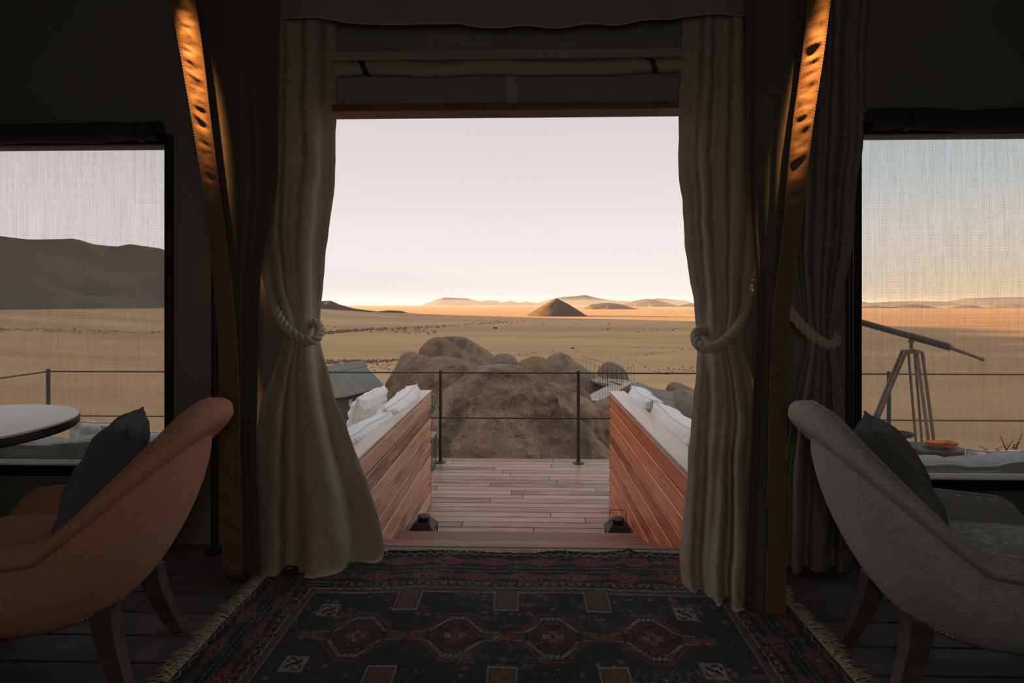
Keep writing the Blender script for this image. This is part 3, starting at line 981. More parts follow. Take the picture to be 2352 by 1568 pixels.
def cushion_box(name, label, cat, x0, x1, y0, y1, z0, z1, m, seed, group=None, sag=.012):
    """a soft box cushion with rounded edges, slumped top and piping"""
    n = 40
    L, D, H = x1 - x0, y1 - y0, z1 - z0
    c = Vector(((x0 + x1) / 2, (y0 + y1) / 2, z0))
    def fn(u, v):
        x = (u - .5)
        a = v * 2 * PI
        e = .32
        cy = math.copysign(abs(math.cos(a)) ** e, math.cos(a)) * .5
        cz = math.copysign(abs(math.sin(a)) ** e, math.sin(a)) * .5
        endf = min(1, (1 - abs(2 * x) ** 14) ** .5) if abs(x) < .5 else 0
        k = .25 + .75 * endf if abs(x) < .499 else 0.02
        px, py, pz = x * L, cy * D * k, cz * H * (.5 + .5 * k if k > .1 else k)
        nz = float(vnoise(px * 5, py * 3, pz * 5, seed)) * sag + float(vnoise(px * 16, py * 7, pz * 11, seed + 1)) * sag * .5
        return (c.x + px, c.y + py + (nz if abs(cy) > .45 else 0), c.z + H / 2 + pz + (nz if cz > .3 else 0))
    g = G().grid(lambda u, v: fn(u, v), 60, 32)
    o = obj(name, g, m, smooth=True, loc=c)
    tag(o, label, cat, group)
    pts = []
    for i in range(60):
        u = .02 + .96 * i / 59
        p_ = Vector(fn(u, .157))
        pts.append(p_ + Vector((0, 0, .004)))
    obj('piping', G().tube(pts, .005, 6), M['piping'], o, smooth=True)
    pts = [Vector(fn(.02 + .96 * i / 59, .343)) + Vector((0, 0, .004)) for i in range(60)]
    obj('piping', G().tube(pts, .006, 6), M['piping'], o, smooth=True)
    return o
cushion_box('seat_cushion', 'pale seat cushion beside the left slatted partition', 'cushion', -1.83, -.98, 2.80, 4.45, ZD + .30, ZD + .46, M['cool_linen'], 3)
cushion_box('seat_cushion', 'pale seat cushion beside the right slatted partition', 'cushion', .90, 1.74, 2.80, 4.45, ZD + .30, ZD + .46, M['cool_linen'], 4)
cushion_box('seat_cushion', 'pale seat cushion under the left screen window', 'cushion', -3.55, -1.85, 2.80, 3.22, ZD + .30, ZD + .46, M['cool_linen'], 13)
cushion_box('seat_cushion', 'pale seat cushion under the right screen window', 'cushion', 1.76, 3.55, 2.80, 3.22, ZD + .30, ZD + .46, M['cool_linen'], 14)
cushion_box('back_cushion', 'long pale back cushion against the left screen window', 'cushion', -3.5, -1.02, 2.565, 2.745, ZD + .56, .44, M['shaded_cushion'], 5, sag=.02)
cushion_box('back_cushion', 'long pale back cushion against the right screen window', 'cushion', .93, 3.5, 2.565, 2.745, ZD + .56, .375, M['shaded_cushion'], 6, sag=.02)

# ------------------------------------------------------------------ pillows
def pillow(label, loc, w, h, th, m, seed, rot, cat='pillow', group=None, ripple=.015, pm=None, pinch=.07, name='pillow', crease=None):
    n = 34
    s = np.linspace(-1, 1, n + 1)
    s = np.sign(s) * (1 - (1 - np.abs(s)) ** 1.5)
    U, V = np.meshgrid(s, s)
    x = U * (1 - pinch * (1 - V ** 2)) * w / 2
    z = V * (1 - pinch * (1 - U ** 2)) * h / 2
    e = np.clip((1 - U ** 4) * (1 - V ** 4), 0, 1)
    t0 = th / 2 * e ** .55
    edge = np.exp(-(1 - np.abs(V)) * 3.2) + np.exp(-(1 - np.abs(U)) * 3.2)
    env = np.clip(e * 6, 0, 1)
    g = G()
    rnd = random.Random(seed)
    sag = fbm(U * 1.3 + seed, V * 1.3, 0, 2, seed) * th * .07
    for sgn in (1, -1):
        rp = (np.sin(U * w * 38 + 3 * vnoise(U * 2, V, seed, seed)) * np.exp(-(1 - np.abs(V)) * 2.6)
              + np.sin(V * h * 38 + 3 * vnoise(V * 2, U, seed + 4, seed)) * np.exp(-(1 - np.abs(U)) * 2.6)) * ripple
        rp = rp + fbm(U * 2.2, V * 2.2, sgn * 3 + seed, 3, seed) * ripple * .9
        yy = sgn * (t0 + rp * env) + sag
        g.arr(x, yy + 0 * x, z, flip=(sgn < 0))
    c = Vector(loc)
    o = obj(name, g, m, smooth=True, world=False)
    o.location = c
    o.rotation_euler = rot
    tag(o, label, cat, group)
    pts = []
    for k in range(4):
        for i in range(n):
            a = s[i]
            U1, V1 = ((a, -1), (1, a), (-a, 1), (-1, -a))[k]
            pts.append(((U1 * (1 - pinch * (1 - V1 ** 2)) * w / 2), float(fbm(U1 * 1.3 + seed, V1 * 1.3, 0, 2, seed)) * th * .07, (V1 * (1 - pinch * (1 - U1 ** 2)) * h / 2)))
    g = G().tube(pts, .0045, 6, closed=True)
    obj('piping', g, pm or M['piping'], o, smooth=True, world=False)
    return o
def pill_rot(yaw, lean, roll=0):
    """width along the yaw direction, leaning over about its long axis"""
    return (Matrix.Rotation(yaw, 4, 'Z') @ Matrix.Rotation(lean, 4, 'X') @ Matrix.Rotation(roll, 4, 'Y')).to_euler()
WL, CLN = M['white_linen'], M['cool_linen']
pillow('off-white pillow resting highest along the left partition, far end', (-1.0, 3.95, .20), .88, .52, .24, WL, 1, pill_rot(PI / 2 - .06, .30, -.03))
pillow('off-white pillow standing behind the other left pillows', (-1.30, 4.22, .17), .62, .54, .17, WL, 2, pill_rot(PI / 2 - .08, .22, .0))
pillow('pale pillow low in front along the left partition, near end', (-1.02, 3.14, .175), .80, .52, .25, CLN, 3, pill_rot(PI / 2 - .05, .34, .02))
pillow('off-white pillow half hidden by the left curtain', (-1.42, 3.28, .18), .60, .52, .16, WL, 4, pill_rot(PI / 2 - .05, .15, 0))
pillow('small white pillow at the far end of the right partition', (.985, 4.14, .205), .66, .50, .24, CLN, 5, pill_rot(PI / 2 + .05, -.28, 0))
pillow('large white pillow leaning on the right partition beside the curtain', (1.005, 3.26, .195), 1.0, .52, .27, WL, 6, pill_rot(PI / 2 + .04, -.32, .02))
pillow('brown knitted pillow behind the white pillows on the right', (1.34, 3.95, .215), .95, .48, .20, M['brown_knit'], 7, pill_rot(PI / 2 + .03, -.20, 0), pm=M['brown_knit'], ripple=.016)
pillow('grey pillow behind the left screen under the round table', (-2.02, 2.87, .20), .62, .52, .16, CLN, 8, pill_rot(.03, .22, .06))
pillow('pale pillow behind the left screen beside the dark chair pillow', (-2.42, 3.02, .20), .50, .54, .14, WL, 9, pill_rot(-.1, .2, .0))
pillow('pale pillow corner behind the left screen next to the terracotta chair', (-1.72, 2.90, .18), .44, .52, .14, CLN, 10, pill_rot(.1, .2, .0))
pillow('pale pillow behind the right screen beyond the black tray', (2.55, 2.90, .12), .40, .50, .14, WL, 32, pill_rot(.05, .2, .0))

# ------------------------------------------------------------------ railing
rl = thing('railing', 'dark steel post and cable railing along the deck edge', 'railing', (0, 5.72, ZD))
YR = 5.72
posts = [(-5.33, YR), (-3.95, YR), (-2.44, YR), (-.925, YR), (.587, YR), (2.25, YR), (3.92, YR), (5.47, YR), (-5.33, 4.2), (5.47, 4.2)]
for x, yy in posts:
    obj('post', G().lathe([(.019, 0), (.019, 1.005), (.012, 1.012)], 12, (x, yy, ZD)), M['steel'], rl, smooth=40)
    obj('base_plate', G().lathe([(.062, 0), (.062, .008), (.03, .014), (.022, .03)], 16, (x, yy, ZD)), M['steel'], rl, smooth=40)
for z in (.982, .486):
    zz = ZD + z
    pts = []
    for a, b in (((-5.33, YR), (5.47, YR)),):
        obj('cable', G().tube([(a[0], a[1], zz), (b[0], b[1], zz)], .0085, 8), M['steel'], rl, smooth=True)
    for x in (-5.33, 5.47):
        obj('cable', G().tube([(x, YR, zz), (x, 3.0, zz)], .0085, 8), M['steel'], rl, smooth=True)

# ------------------------------------------------------------------ lanterns on the deck
def lantern(label, x, yy, group=None):
    o = thing('lantern', label, 'lantern', (x, yy, ZD), random.Random(x).uniform(-.12, .12))
    h = .20
    a = .082
    obj('base', G().box((0, 0, .012), (2 * a, 2 * a, .024)), M['black'], o, world=False)
    for sx in (-1, 1):
        for sy in (-1, 1):
            obj('corner_bar', G().box((sx * (a - .006), sy * (a - .006), .11), (.010, .010, .18)), M['black'], o, world=False)
    for k in range(4):
        r = Matrix.Rotation(k * PI / 2, 4, 'Z')
        obj('pane', G().box(r @ Vector((a - .006, 0, .11)), (.003, 2 * a - .024, .17), r, 0), M['lantern_glass'], o, world=False)
    q = [(-a, -a, .198), (a, -a, .198), (a, a, .198), (-a, a, .198)]
    b = .050
    q2 = [(-b, -b, .238), (b, -b, .238), (b, b, .238), (-b, b, .238)]
    q0 = [(x_ * 1.04, y_ * 1.04, .186) for x_, y_, _ in q]
    g = G().add(q0 + q + q2, [(3, 2, 1, 0), (0, 1, 5, 4), (1, 2, 6, 5), (2, 3, 7, 6), (3, 0, 4, 7), (4, 5, 9, 8), (5, 6, 10, 9), (6, 7, 11, 10), (7, 4, 8, 11), (8, 9, 10, 11)])
    obj('hood', g, M['black'], o, world=False)
    obj('chimney', G().lathe([(.036, .236), (.036, .256), (.045, .258), (.045, .268), (.030, .272), (.012, .273)], 20), M['black'], o, 40, world=False)
    for k in range(5):
        an = k * 2 * PI / 5
        obj('vent_hole', G().lathe([(.005, 0), (.005, .002)], 8, (.024 * math.cos(an), .024 * math.sin(an), .2715)), M['steel'], o, world=False)
    pts = [(-.056, 0, .235), (-.056, 0, .285), (-.054, 0, .315), (-.046, 0, .324), (.046, 0, .324), (.054, 0, .315), (.056, 0, .285), (.056, 0, .235)]
    if x < 0:
        pts = [(a_, -(c_ - .235) * .75 - .01, .236 - (c_ - .235) * .55) for a_, b_, c_ in pts]
    obj('handle', G().tube(pts, .0022, 6), M['steel'], o, world=False)
    obj('candle', G().lathe([(.025, .024), (.025, .10), (.02, .104)], 14), M['white_linen'], o, 40, world=False)
    return o
lantern('small black lantern at the bottom of the left partition', -.700, 3.61)
lantern('small black lantern with wire handle up by the right partition', .640, 3.60)
gl = thing('glass_lantern', 'tall glass candle box on the deck behind the left partition', 'lantern', (-1.085, 5.55, ZD))
obj('base', G().box((-1.085, 5.55, ZD + .012), (.25, .25, .024)), M['steel'], gl)
obj('lid', G().box((-1.085, 5.55, ZD + .335), (.26, .26, .02)), M['roof_edge'], gl)
for sx in (-1, 1):
    for sy in (-1, 1):
        obj('corner_bar', G().box((-1.085 + sx * .119, 5.55 + sy * .119, ZD + .175), (.012, .012, .305)), M['roof_edge'], gl)
for k in range(4):
    r = Matrix.Rotation(k * PI / 2, 4, 'Z')
    c = Vector((-1.085, 5.55, ZD + .175)) + r @ Vector((.119, 0, 0))
    obj('pane', G().box(c, (.004, .226, .30), r, 0), M['lantern_glass'], gl)

# ------------------------------------------------------------------ telescope on its tripod (right, outside the screen)
TY = 3.9
ap = P(2093, 803, TY)
tl_ = thing('telescope', 'antique brass telescope on a wooden tripod behind the right screen', 'telescope', (ap.x, TY, ZD))
p0, p1, p2 = P(1860, 707, TY), P(2178, 796, TY), P(2258, 825, TY)
obj('main_tube', G().tube([p0, p0.lerp(p1, .30), p0.lerp(p1, .301), p1.lerp(p0, .27), p1.lerp(p0, .269), p1], [.024, .024, .0225, .0225, .026, .026], 20), M['scope'], tl_, smooth=40)
obj('draw_tube', G().tube([p1, p1.lerp(p2, .5), p1.lerp(p2, .501), p1.lerp(p2, .93), p1.lerp(p2, .931), p2], [.015, .015, .0125, .0125, .015, .015], 16), M['scope_brass'], tl_, smooth=40)
obj('end_ring', G().tube([p1 - (p1 - p0).normalized() * .01, p1 + (p1 - p0).normalized() * .012], .0285, 20), M['scope_brass'], tl_, smooth=40)
pm = P(2094, 774, TY)
obj('yoke', G().lathe([(.012, 0), (.012, .05), (.02, .055), (.02, .07), (.010, .075), (.010, (pm.z - ap.z))], 14, tuple(ap)), M['scope_brass'], tl_, smooth=40)
obj('tripod_head', G().lathe([(.05, -.025), (.062, -.02), (.062, 0), (.03, .012)], 18, tuple(ap)), M['scope_brass'], tl_, smooth=40)
for fx, fy, tx, ty in ((-.62, .0, -.055, -.005), (.03, -.28, .03, -.04), (.33, .30, .03, .04)):
    a = ap + Vector((tx, ty, -.01))
    b = Vector((ap.x + fx, TY + fy, ZD + .01))
    d = (b - a).normalized()
    s = d.cross(Vector((0, 0, 1))).normalized()
    up = d.cross(s)
    g = G()
    L = (b - a).length
    for sd in (-1, 1):
        R = Matrix((d, s, up)).transposed().to_4x4()
        g.box(a + d * L * .30 + s * sd * .019, (L * .6, .014, .022), R)
    g.box(a + d * L * .78, (L * .44, .024, .022), R)
    g.box(a + d * L * .57, (.05, .056, .026), R)
    lg = obj('leg', g, M['tripod'], tl_)
    obj('foot_spike', G().tube([b - d * .06, b], [.012, .004], 8), M['scope_brass'], lg, smooth=40)

# small things on the right sofa, seen through the screen
st_ = thing('side_table', 'black tray table under the orange cloth behind the right screen', 'table', (2.33, 3.02, ZD + .46))
tz = P(2125, 1024, 3.02).z
obj('tray', G().box((2.33, 3.02, tz - .03), (.27, .22, .055), None, .006), M['black'], st_)
for sx in (-1, 1):
    for sy in (-1, 1):
        obj('leg', G().box((2.33 + sx * .10, 3.02 + sy * .08, (ZD + .46 + tz - .055) / 2), (.022, .022, tz - .055 - ZD - .46)), M['black'], st_)
def crumple(name, label, cat, c, r, m, seed, amp=.3, sq=(1, 1, 1)):
    def fn(u, v):
        a, b = u * 2 * PI, (v - .5) * PI
        d_ = Vector((math.cos(a) * math.cos(b), math.sin(a) * math.cos(b), math.sin(b)))
        k = 1 + float(fbm(d_.x * 2.2 + seed, d_.y * 2.2, d_.z * 2.2, 3, seed)) * amp
        return tuple(Vector(c) + Vector((d_.x * r * sq[0], d_.y * r * sq[1], d_.z * r * sq[2])) * k)
    o = obj(name, G().grid(fn, 36, 20, True), m, smooth=True, loc=c)
    return tag(o, label, cat)
crumple('orange_cloth', 'bright orange crumpled cloth on the black tray table', 'cloth', (2.345, 3.0, tz + .018), .085, M['orange_cloth'], 4, .35, (.95, .6, .22))
bw = P(2078, 999, 3.2)
obl = tag(obj('bowl', G().lathe([(.012, -.012), (.03, -.012), (.045, .0), (.05, .016), (.046, .016), (.04, .002), (.01, -.006)], 20, tuple(bw)), M['steel'], smooth=40, loc=bw), 'small grey metal bowl on a stem behind the right chair pillow', 'bowl')
obj('stem', G().tube([(bw.x, 3.2, bw.z - .012), (bw.x, 3.2, ZD + .44)], .008, 8), M['steel'], obl)
g = G()
rr = random.Random(8)
tw = P(2345, 1040, 3.1)
for i in range(16):
    a = tw + Vector((rr.uniform(-.02, .05), rr.uniform(-.04, .04), -.08))
    m1 = a + Vector((rr.uniform(-.14, .10), rr.uniform(-.05, .05), rr.uniform(.06, .12)))
    g.tube([a, m1, m1 + Vector((rr.uniform(-.08, .10), rr.uniform(-.05, .05), rr.uniform(.01, .10)))], [.005, .004, .0015], 5)
tag(obj('twig_bundle', g, M['shrub'], loc=tw), 'bundle of dark dry twigs at the right end of the cushion', 'twigs')['kind'] = 'stuff'

# ================================================================== TENT
WY = 2.45
DX0, DX1, DZ = -1.05, .885, 2.045
W1 = (-3.05, -1.705, .372, 1.892)      # left window: x0, x1, z0, z1
W2 = (1.545, 3.05, .338, 1.915)
ZT = 3.2
g = G()
def wl(x0, x1, z0, z1):
    g.box(((x0 + x1) / 2, WY + .03, (z0 + z1) / 2), (x1 - x0, .05, z1 - z0), None, 0)
wl(-4.2, W1[0], -.1, ZT); wl(W1[0], W1[1], -.1, W1[2]); wl(W1[0], W1[1], W1[3], ZT); wl(W1[1], DX0, -.1, ZT)
wl(DX0, DX1, DZ, ZT); wl(DX1, W2[0], -.1, ZT); wl(W2[0], W2[1], -.1, W2[2]); wl(W2[0], W2[1], W2[3], ZT); wl(W2[1], 4.2, -.1, ZT)
struct(obj('wall_front', g, M['canvas']))
struct(obj('wall_left', G().box((-4.2, -.2, ZT / 2), (.05, 5.4, ZT), None, 0), M['canvas']))
struct(obj('wall_right', G().box((4.2, -.2, ZT / 2), (.05, 5.4, ZT), None, 0), M['canvas']))
struct(obj('wall_back', G().box((0, -2.9, ZT / 2), (8.4, .05, ZT), None, 0), M['canvas']))
struct(obj('ceiling', G().box((0, -.2, ZT + .025), (8.45, 5.5, .05), None, 0), M['canvas']))

g = G()
def ow(x0, x1, z0, z1):
    g.box(((x0 + x1) / 2, WY + .064, (z0 + z1) / 2), (x1 - x0, .012, z1 - z0), None, 0)
ow(-4.2, W1[0], -.3, ZT); ow(W1[0], W1[1], -.3, W1[2]); ow(W1[0], W1[1], W1[3], ZT); ow(W1[1], DX0, -.3, ZT)
ow(DX0, DX1, DZ, ZT); ow(DX1, W2[0], -.3, ZT); ow(W2[0], W2[1], -.3, W2[2]); ow(W2[0], W2[1], W2[3], ZT); ow(W2[1], 4.2, -.3, ZT)
struct(obj('wall_outer_bounce', g, M['bounce_canvas']))  # added unseen outer skin, bounces sky light onto the deck and pillows

# floor: dark boards running across
fl = struct(obj('floor', G().box((0, -.22, -.06), (8.4, 5.32, .06), None, 0), M['dark_floor']))
yy = 2.44
rr = random.Random(5)
k = 0
while yy > .75:
    wd = .135
    m = M['threshold'] if k == 0 else M['dark_floor']
    cuts = [-4.15, rr.uniform(-2.4, -1.4), rr.uniform(-.6, .3) if k else .62, rr.uniform(1.2, 2.6), 4.15]
    for a, b in zip(cuts[:-1], cuts[1:]):
        piece('floor_board', (b - a - .003, wd - .004, .03), m, ((a + b) / 2, yy - wd / 2, -.015), fl, bev=.003)
    yy -= wd
    k += 1
piece('floor_board', (8.3, yy + 2.88, .03), M['dark_floor'], (0, (yy - 2.88) / 2, -.015), fl)
piece('nosing', (DX1 - DX0, .034, .036), M['teak_step'], ((DX0 + DX1) / 2, 2.46, -.02), fl, bev=.008)

# lintel, header strap and beam above the doorway
struct(obj('trim_1', G().box(((DX0 + DX1) / 2, WY + .02, DZ + .008), (DX1 - DX0, .11, .034), None, .004), M['lintel']))
p = P(1176, 207, WY)
struct(obj('trim_2', G().box((p.x, WY - .001, 2.045 + .10), (.052, .012, .22), None, .002), M['canvas_warm']))
zb0, zb1 = P(1176, 133, 2.39).z, P(1176, 112, 2.39).z
struct(obj('trim_3', G().box(((DX0 + DX1) / 2, 2.415, (zb0 + zb1) / 2), (DX1 - DX0, .05, zb1 - zb0), None, .005), M['canvas_warm']))
# rolled up door canvas with two black straps
def roll(name, label, xa, xb, yc, zc, r, m, seed, straps=(), sag=.008):
    o = thing(name, label, 'roll', ((xa + xb) / 2, yc, zc - r))
    def fn(u, v):
        x = xa + (xb - xa) * u
        a = v * 2 * PI
        rr_ = r * (1 + .10 * float(fbm(u * 9, math.cos(a) * 1.2, math.sin(a) * 1.2 + seed, 3, seed)))
        pinch = 1
        for sx in straps:
            pinch -= .16 * math.exp(-((x - sx) / .05) ** 2)
        sg = -sag * math.sin(PI * u) - .006 * float(vnoise(u * 7, 0, seed, seed))
        return (x, yc + math.cos(a) * rr_ * pinch, zc + sg + math.sin(a) * rr_ * pinch)
    g = G().grid(lambda u, v: fn(u, v), 120, 20)
    obj('canvas_roll', g, m, o, smooth=True)
    for sx in straps:
        g = G()
        u0 = (sx - xa) / (xb - xa)
        n0 = len(g.v)
        ring = 24
        for dx in (-.013, .013):
            for q in range(ring):
                a = 2 * PI * q / ring
                c = Vector((sx, yc, zc - sag * math.sin(PI * u0)))
                g.v.append((sx + dx + math.sin(a) * -.014, c.y + math.cos(a) * (r * 1.0), c.z + math.sin(a) * (r * 1.0)))
        for q in range(ring):
            g.f.append((q, (q + 1) % ring, ring + (q + 1) % ring, ring + q))
        obj('strap', g, M['black'], o, smooth=True)
    return o
pz0, pz1 = P(1176, 168, 2.405).z, P(1176, 136, 2.405).z
roll('rolled_canvas', 'rolled up canvas door with two black straps above the doorway', -.875, .80, 2.408, (pz0 + pz1) / 2, (pz1 - pz0) / 2, M['canvas_warm'], 3,
     (P(836, 150, 2.4).x, P(1497, 150, 2.4).x))
# valance hanging across the top of the doorway
rows = []
VX = [(-700, 60), (300, 52), (640, 38), (735, 44), (790, 50), (860, 52), (930, 57), (1010, 58), (1055, 54), (1090, 58), (1160, 62), (1250, 62), (1340, 58), (1430, 53), (1500, 47), (1570, 36), (1760, 34), (2000, 40), (3100, 60)]
xa, ya = zip(*VX)
def val(u, v):
    px = 470 + 1330 * u
    pyb = np.interp(px, xa, ya)
    b = P(px, pyb, 2.20)
    f = math.sin(u * 46 + 2 * math.sin(u * 9)) * .012 * (1 - v * .5)
    return (b.x, 2.20 + f + .02 * v, b.z + .55 * v)
vg = G().grid(val, 320, 10)
va = thing('valance', 'dark canvas valance with sagging hem across the top of the doorway', 'valance', (0, 2.24, 1.14 + 1.0))
obj('valance_cloth', vg, M['canvas'], va, smooth=True)
obj('hem_piping', G().tube([tuple(Vector(val(i / 320, 0)) + Vector((0, -.002, 0))) for i in range(321)], .0035, 6), M['canvas_warm'], va, smooth=True)

# windows: black frame, woven screen, rolled flap above
for i, (x0, x1, z0, z1) in enumerate((W1, W2)):
    wi = thing('window_%d' % (i + 1), '', 'window', ((x0 + x1) / 2, WY, z0))
    for kk in ('label', 'category'):
        del wi[kk]
    wi['kind'] = 'structure'
    nx, nz = 50, 60
    g = G()
    xs_, zs_ = np.linspace(x0 - .02, x1 + .02, nx), np.linspace(z0 - .02, z1 + .02, nz)
    Xg, Zg = np.meshgrid(xs_, zs_)
    Yg = WY + .004 + fbm(Xg * 2.2, Zg * 1.5, i, 3, 31) * .006
    g.arr(Xg, Yg, Zg)
    g.uv = np.stack([Xg.ravel(), Zg.ravel()], 1)
    obj('screen', g, M['screen'], wi, smooth=True)
    fw = .03
    for (a, b, c, d_) in ((x0 - fw, x0, z0, z1), (x1, x1 + fw, z0, z1), (x0 - fw, x1 + fw, z0 - .05, z0), (x0 - fw, x1 + fw, z1, z1 + .05)):
        obj('frame', G().box(((a + b) / 2, WY - .006, (c + d_) / 2), (b - a, .03, d_ - c), None, .003), M['black'], wi)
    cx = (x0 + x1) / 2
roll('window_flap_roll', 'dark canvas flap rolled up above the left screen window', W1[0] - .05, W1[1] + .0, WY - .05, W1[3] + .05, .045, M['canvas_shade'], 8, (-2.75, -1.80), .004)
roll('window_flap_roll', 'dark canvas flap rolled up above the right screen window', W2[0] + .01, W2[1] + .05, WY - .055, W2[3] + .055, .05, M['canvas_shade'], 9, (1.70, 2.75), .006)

# tent poles beside the openings
for nm, px_, lab in (('tent_pole', 493, 'black upright tent pole between left window and canvas flap'), ('tent_pole', 1952, 'black upright tent pole at left edge of right window')):
    x = P(px_, 700, 2.36).x
    o = thing(nm, lab, 'pole', (x, 2.36, 0))
    obj('tube', G().lathe([(.014, 0.0), (.014, 3.1)], 14, (x, 2.36, 0)), M['black'], o, smooth=40)
    obj('foot_plate', G().lathe([(.045, 0.0), (.045, .006), (.02, .012)], 16, (x, 2.36, 0)), M['black'], o, smooth=40)

# ------------------------------------------------------------------ curtains
def smooth1(a, k):
    a = np.asarray(a, float)
    ker = np.hanning(k + 2)[1:-1]
    ker /= ker.sum()
    return np.convolve(np.pad(a, k // 2, mode='edge'), ker, mode='valid')
def sheet(rows, waves, seed, nu=150, nv=170, bulge=0.0, crump=.006, xw=.25, floor=True, smooth_k=11, tie=None, sharp=1.0, rnd=None):
    """rows: (py, px left, px right, Y, amplitude) from top to bottom; waves: (cycles, weight, phase, drift)"""
    R = np.array(rows, float)
    py = np.linspace(R[0, 0], R[-1, 0], nv + 1)
    col = [smooth1(np.interp(py, R[:, 0], R[:, k]), smooth_k) for k in range(1, 5)]
    u = np.linspace(0, 1, nu + 1)
    XX, YY, ZZ = (np.zeros((nv + 1, nu + 1)) for _ in range(3))
    for j in range(nv + 1):
        a, b = P(col[0][j], py[j], col[2][j]), P(col[1][j], py[j], col[2][j])
        vv = j / nv
        f = 0
        fx = 0
        for (cyc, wt, ph, dr) in waves:
            ang = 2 * PI * cyc * u + ph + dr * vv + .6 * vnoise(u * 2.0, vv * 3.0, seed, seed)
            f = f + wt * np.cos(ang)
            fx = fx + wt * np.sin(ang) / cyc
        f = np.tanh(f * sharp) / np.tanh(sharp)
        amp = col[3][j]
        edge = sstep(0, .05, u) * sstep(0, .05, 1 - u) * .6 + .4
        XX[j] = a.x + (b.x - a.x) * np.clip(u + xw * .06 * fx * edge, 0, 1)
        bl = bulge
        if tie is not None:
            bl = bulge + tie[1] * math.exp(-((py[j] - tie[0]) / 45.0) ** 2)
        if rnd is not None:
            uu = u if rnd[0] > 0 else 1 - u
            amp_r = rnd[1] * np.clip((uu - rnd[2]) / (1 - rnd[2]), 0, 1) ** 1.8
        else:
            amp_r = 0
        YY[j] = col[2][j] + amp_r - amp * f * (1 if rnd is None else (1 - .65 * np.clip((uu - .6) / .4, 0, 1))) - bl * (np.sin(PI * u) - .5)
        ZZ[j] = a.z
    XX = XX * (YY / col[2][:, None])          # keep each fold on its own line of sight as it recedes
    cr = fbm(XX * 7 + seed, ZZ * 4.5, 0, 4, seed)
    YY = YY + cr * crump
    XX = XX + fbm(XX * 5, ZZ * 5, 3 + seed, 3, seed + 3) * crump * .5
    if floor:
        ZZ = np.maximum(ZZ, .006 + .004 * np.abs(vnoise(XX * 20, YY * 20, 0, 4)))
    return XX, YY, ZZ
def cloth_obj(name, arrs, m, parent, thick=.004):
    g = G().arr(*arrs)
    o = obj(name, g, m, parent, smooth=True)
    md = o.modifiers.new('thickness', 'SOLIDIFY')
    md.thickness = thick
    md.offset = 0
    return o
def rope(label, ctrl, r=.0195, twist=68):
    """three strand twisted tie-back following control points (px, py, Y)"""
    pts = [P(*c) for c in ctrl]
    n = len(pts)
    out = []
    for i in range(n - 1):
        p0, p1, p2, p3 = pts[max(i - 1, 0)], pts[i], pts[i + 1], pts[min(i + 2, n - 1)]
        for k in range(14):
            t = k / 14
            out.append(.5 * ((2 * p1) + (p2 - p0) * t + (2 * p0 - 5 * p1 + 4 * p2 - p3) * t * t + (3 * p1 - p0 - 3 * p2 + p3) * t ** 3))
    out.append(pts[-1])
    # even resampling
    d = [0]
    for a, b in zip(out[:-1], out[1:]):
        d.append(d[-1] + (b - a).length)
    A = np.array([tuple(p) for p in out])
    L = d[-1]
    N = max(40, int(L / .0045))
    s = np.linspace(0, L, N)
    Q = np.stack([np.interp(s, d, A[:, k]) for k in range(3)], 1)
    o = thing('tie_back_rope', label, 'rope', pts[n // 2])
    up = None
    fr = []
    for i in range(N):
        t = Vector(Q[min(i + 1, N - 1)] - Q[max(i - 1, 0)]).normalized()
        if up is None:
            up = t.orthogonal().normalized()
        up = (up - t * up.dot(t)).normalized()
        fr.append((Vector(Q[i]), up.copy(), t.cross(up)))
    for k in range(3):
        path = []
        for i in range(N):
            c, a, b = fr[i]
            th_ = s[i] * twist + k * 2 * PI / 3
            path.append(c + (a * math.cos(th_) + b * math.sin(th_)) * r * .56)
        obj('strand', G().tube(path, r * .58, 8), M['rope'], o, smooth=True)
    return o

def curtain(label, arrs, m='curtain', thick=.004, name='curtain'):
    X_, Y_, Z_ = arrs
    c = (float(X_.mean()), float(Y_.mean()), 0)
    o = thing(name, label, 'curtain', c)
    cloth_obj('drape', arrs, M[m], o, thick)
    return o

cl = sheet([(-60, 600, 772, 2.28, .030), (40, 602, 771, 2.28, .034), (250, 597, 773, 2.29, .040), (420, 592, 767, 2.30, .040), (560, 594, 752, 2.31, .034),
            (650, 612, 742, 2.31, .024), (715, 634, 734, 2.29, .016), (762, 652, 730, 2.28, .012), (790, 650, 732, 2.28, .014), (830, 634, 742, 2.28, .022),
            (900, 606, 763, 2.28, .034), (1000, 585, 798, 2.27, .044), (1080, 574, 823, 2.26, .050), (1150, 566, 850, 2.25, .052), (1200, 562, 868, 2.23, .052),
            (1260, 558, 878, 2.21, .050), (1300, 556, 878, 2.20, .048), (1335, 552, 870, 2.16, .045), (1352, 550, 858, 2.15, .042)],
           [(2.3, .85, 2.2, 1.3), (4.1, .38, .9, -1.4), (1.1, .3, 1.2, .6)], 5, tie=(770, .05), crump=.012, sharp=1.3, rnd=(1, .13, .22))
curtain('olive curtain drawn to the left of the doorway, flared at the floor', cl)
rope('twisted cream rope tying back the left doorway curtain', [(596, 560, 2.42), (608, 615, 2.37), (618, 655, 2.33), (634, 712, 2.27), (657, 752, 2.235), (690, 776, 2.215), (716, 783, 2.225), (730, 773, 2.26), (734, 755, 2.31), (724, 742, 2.35), (690, 745, 2.37)])

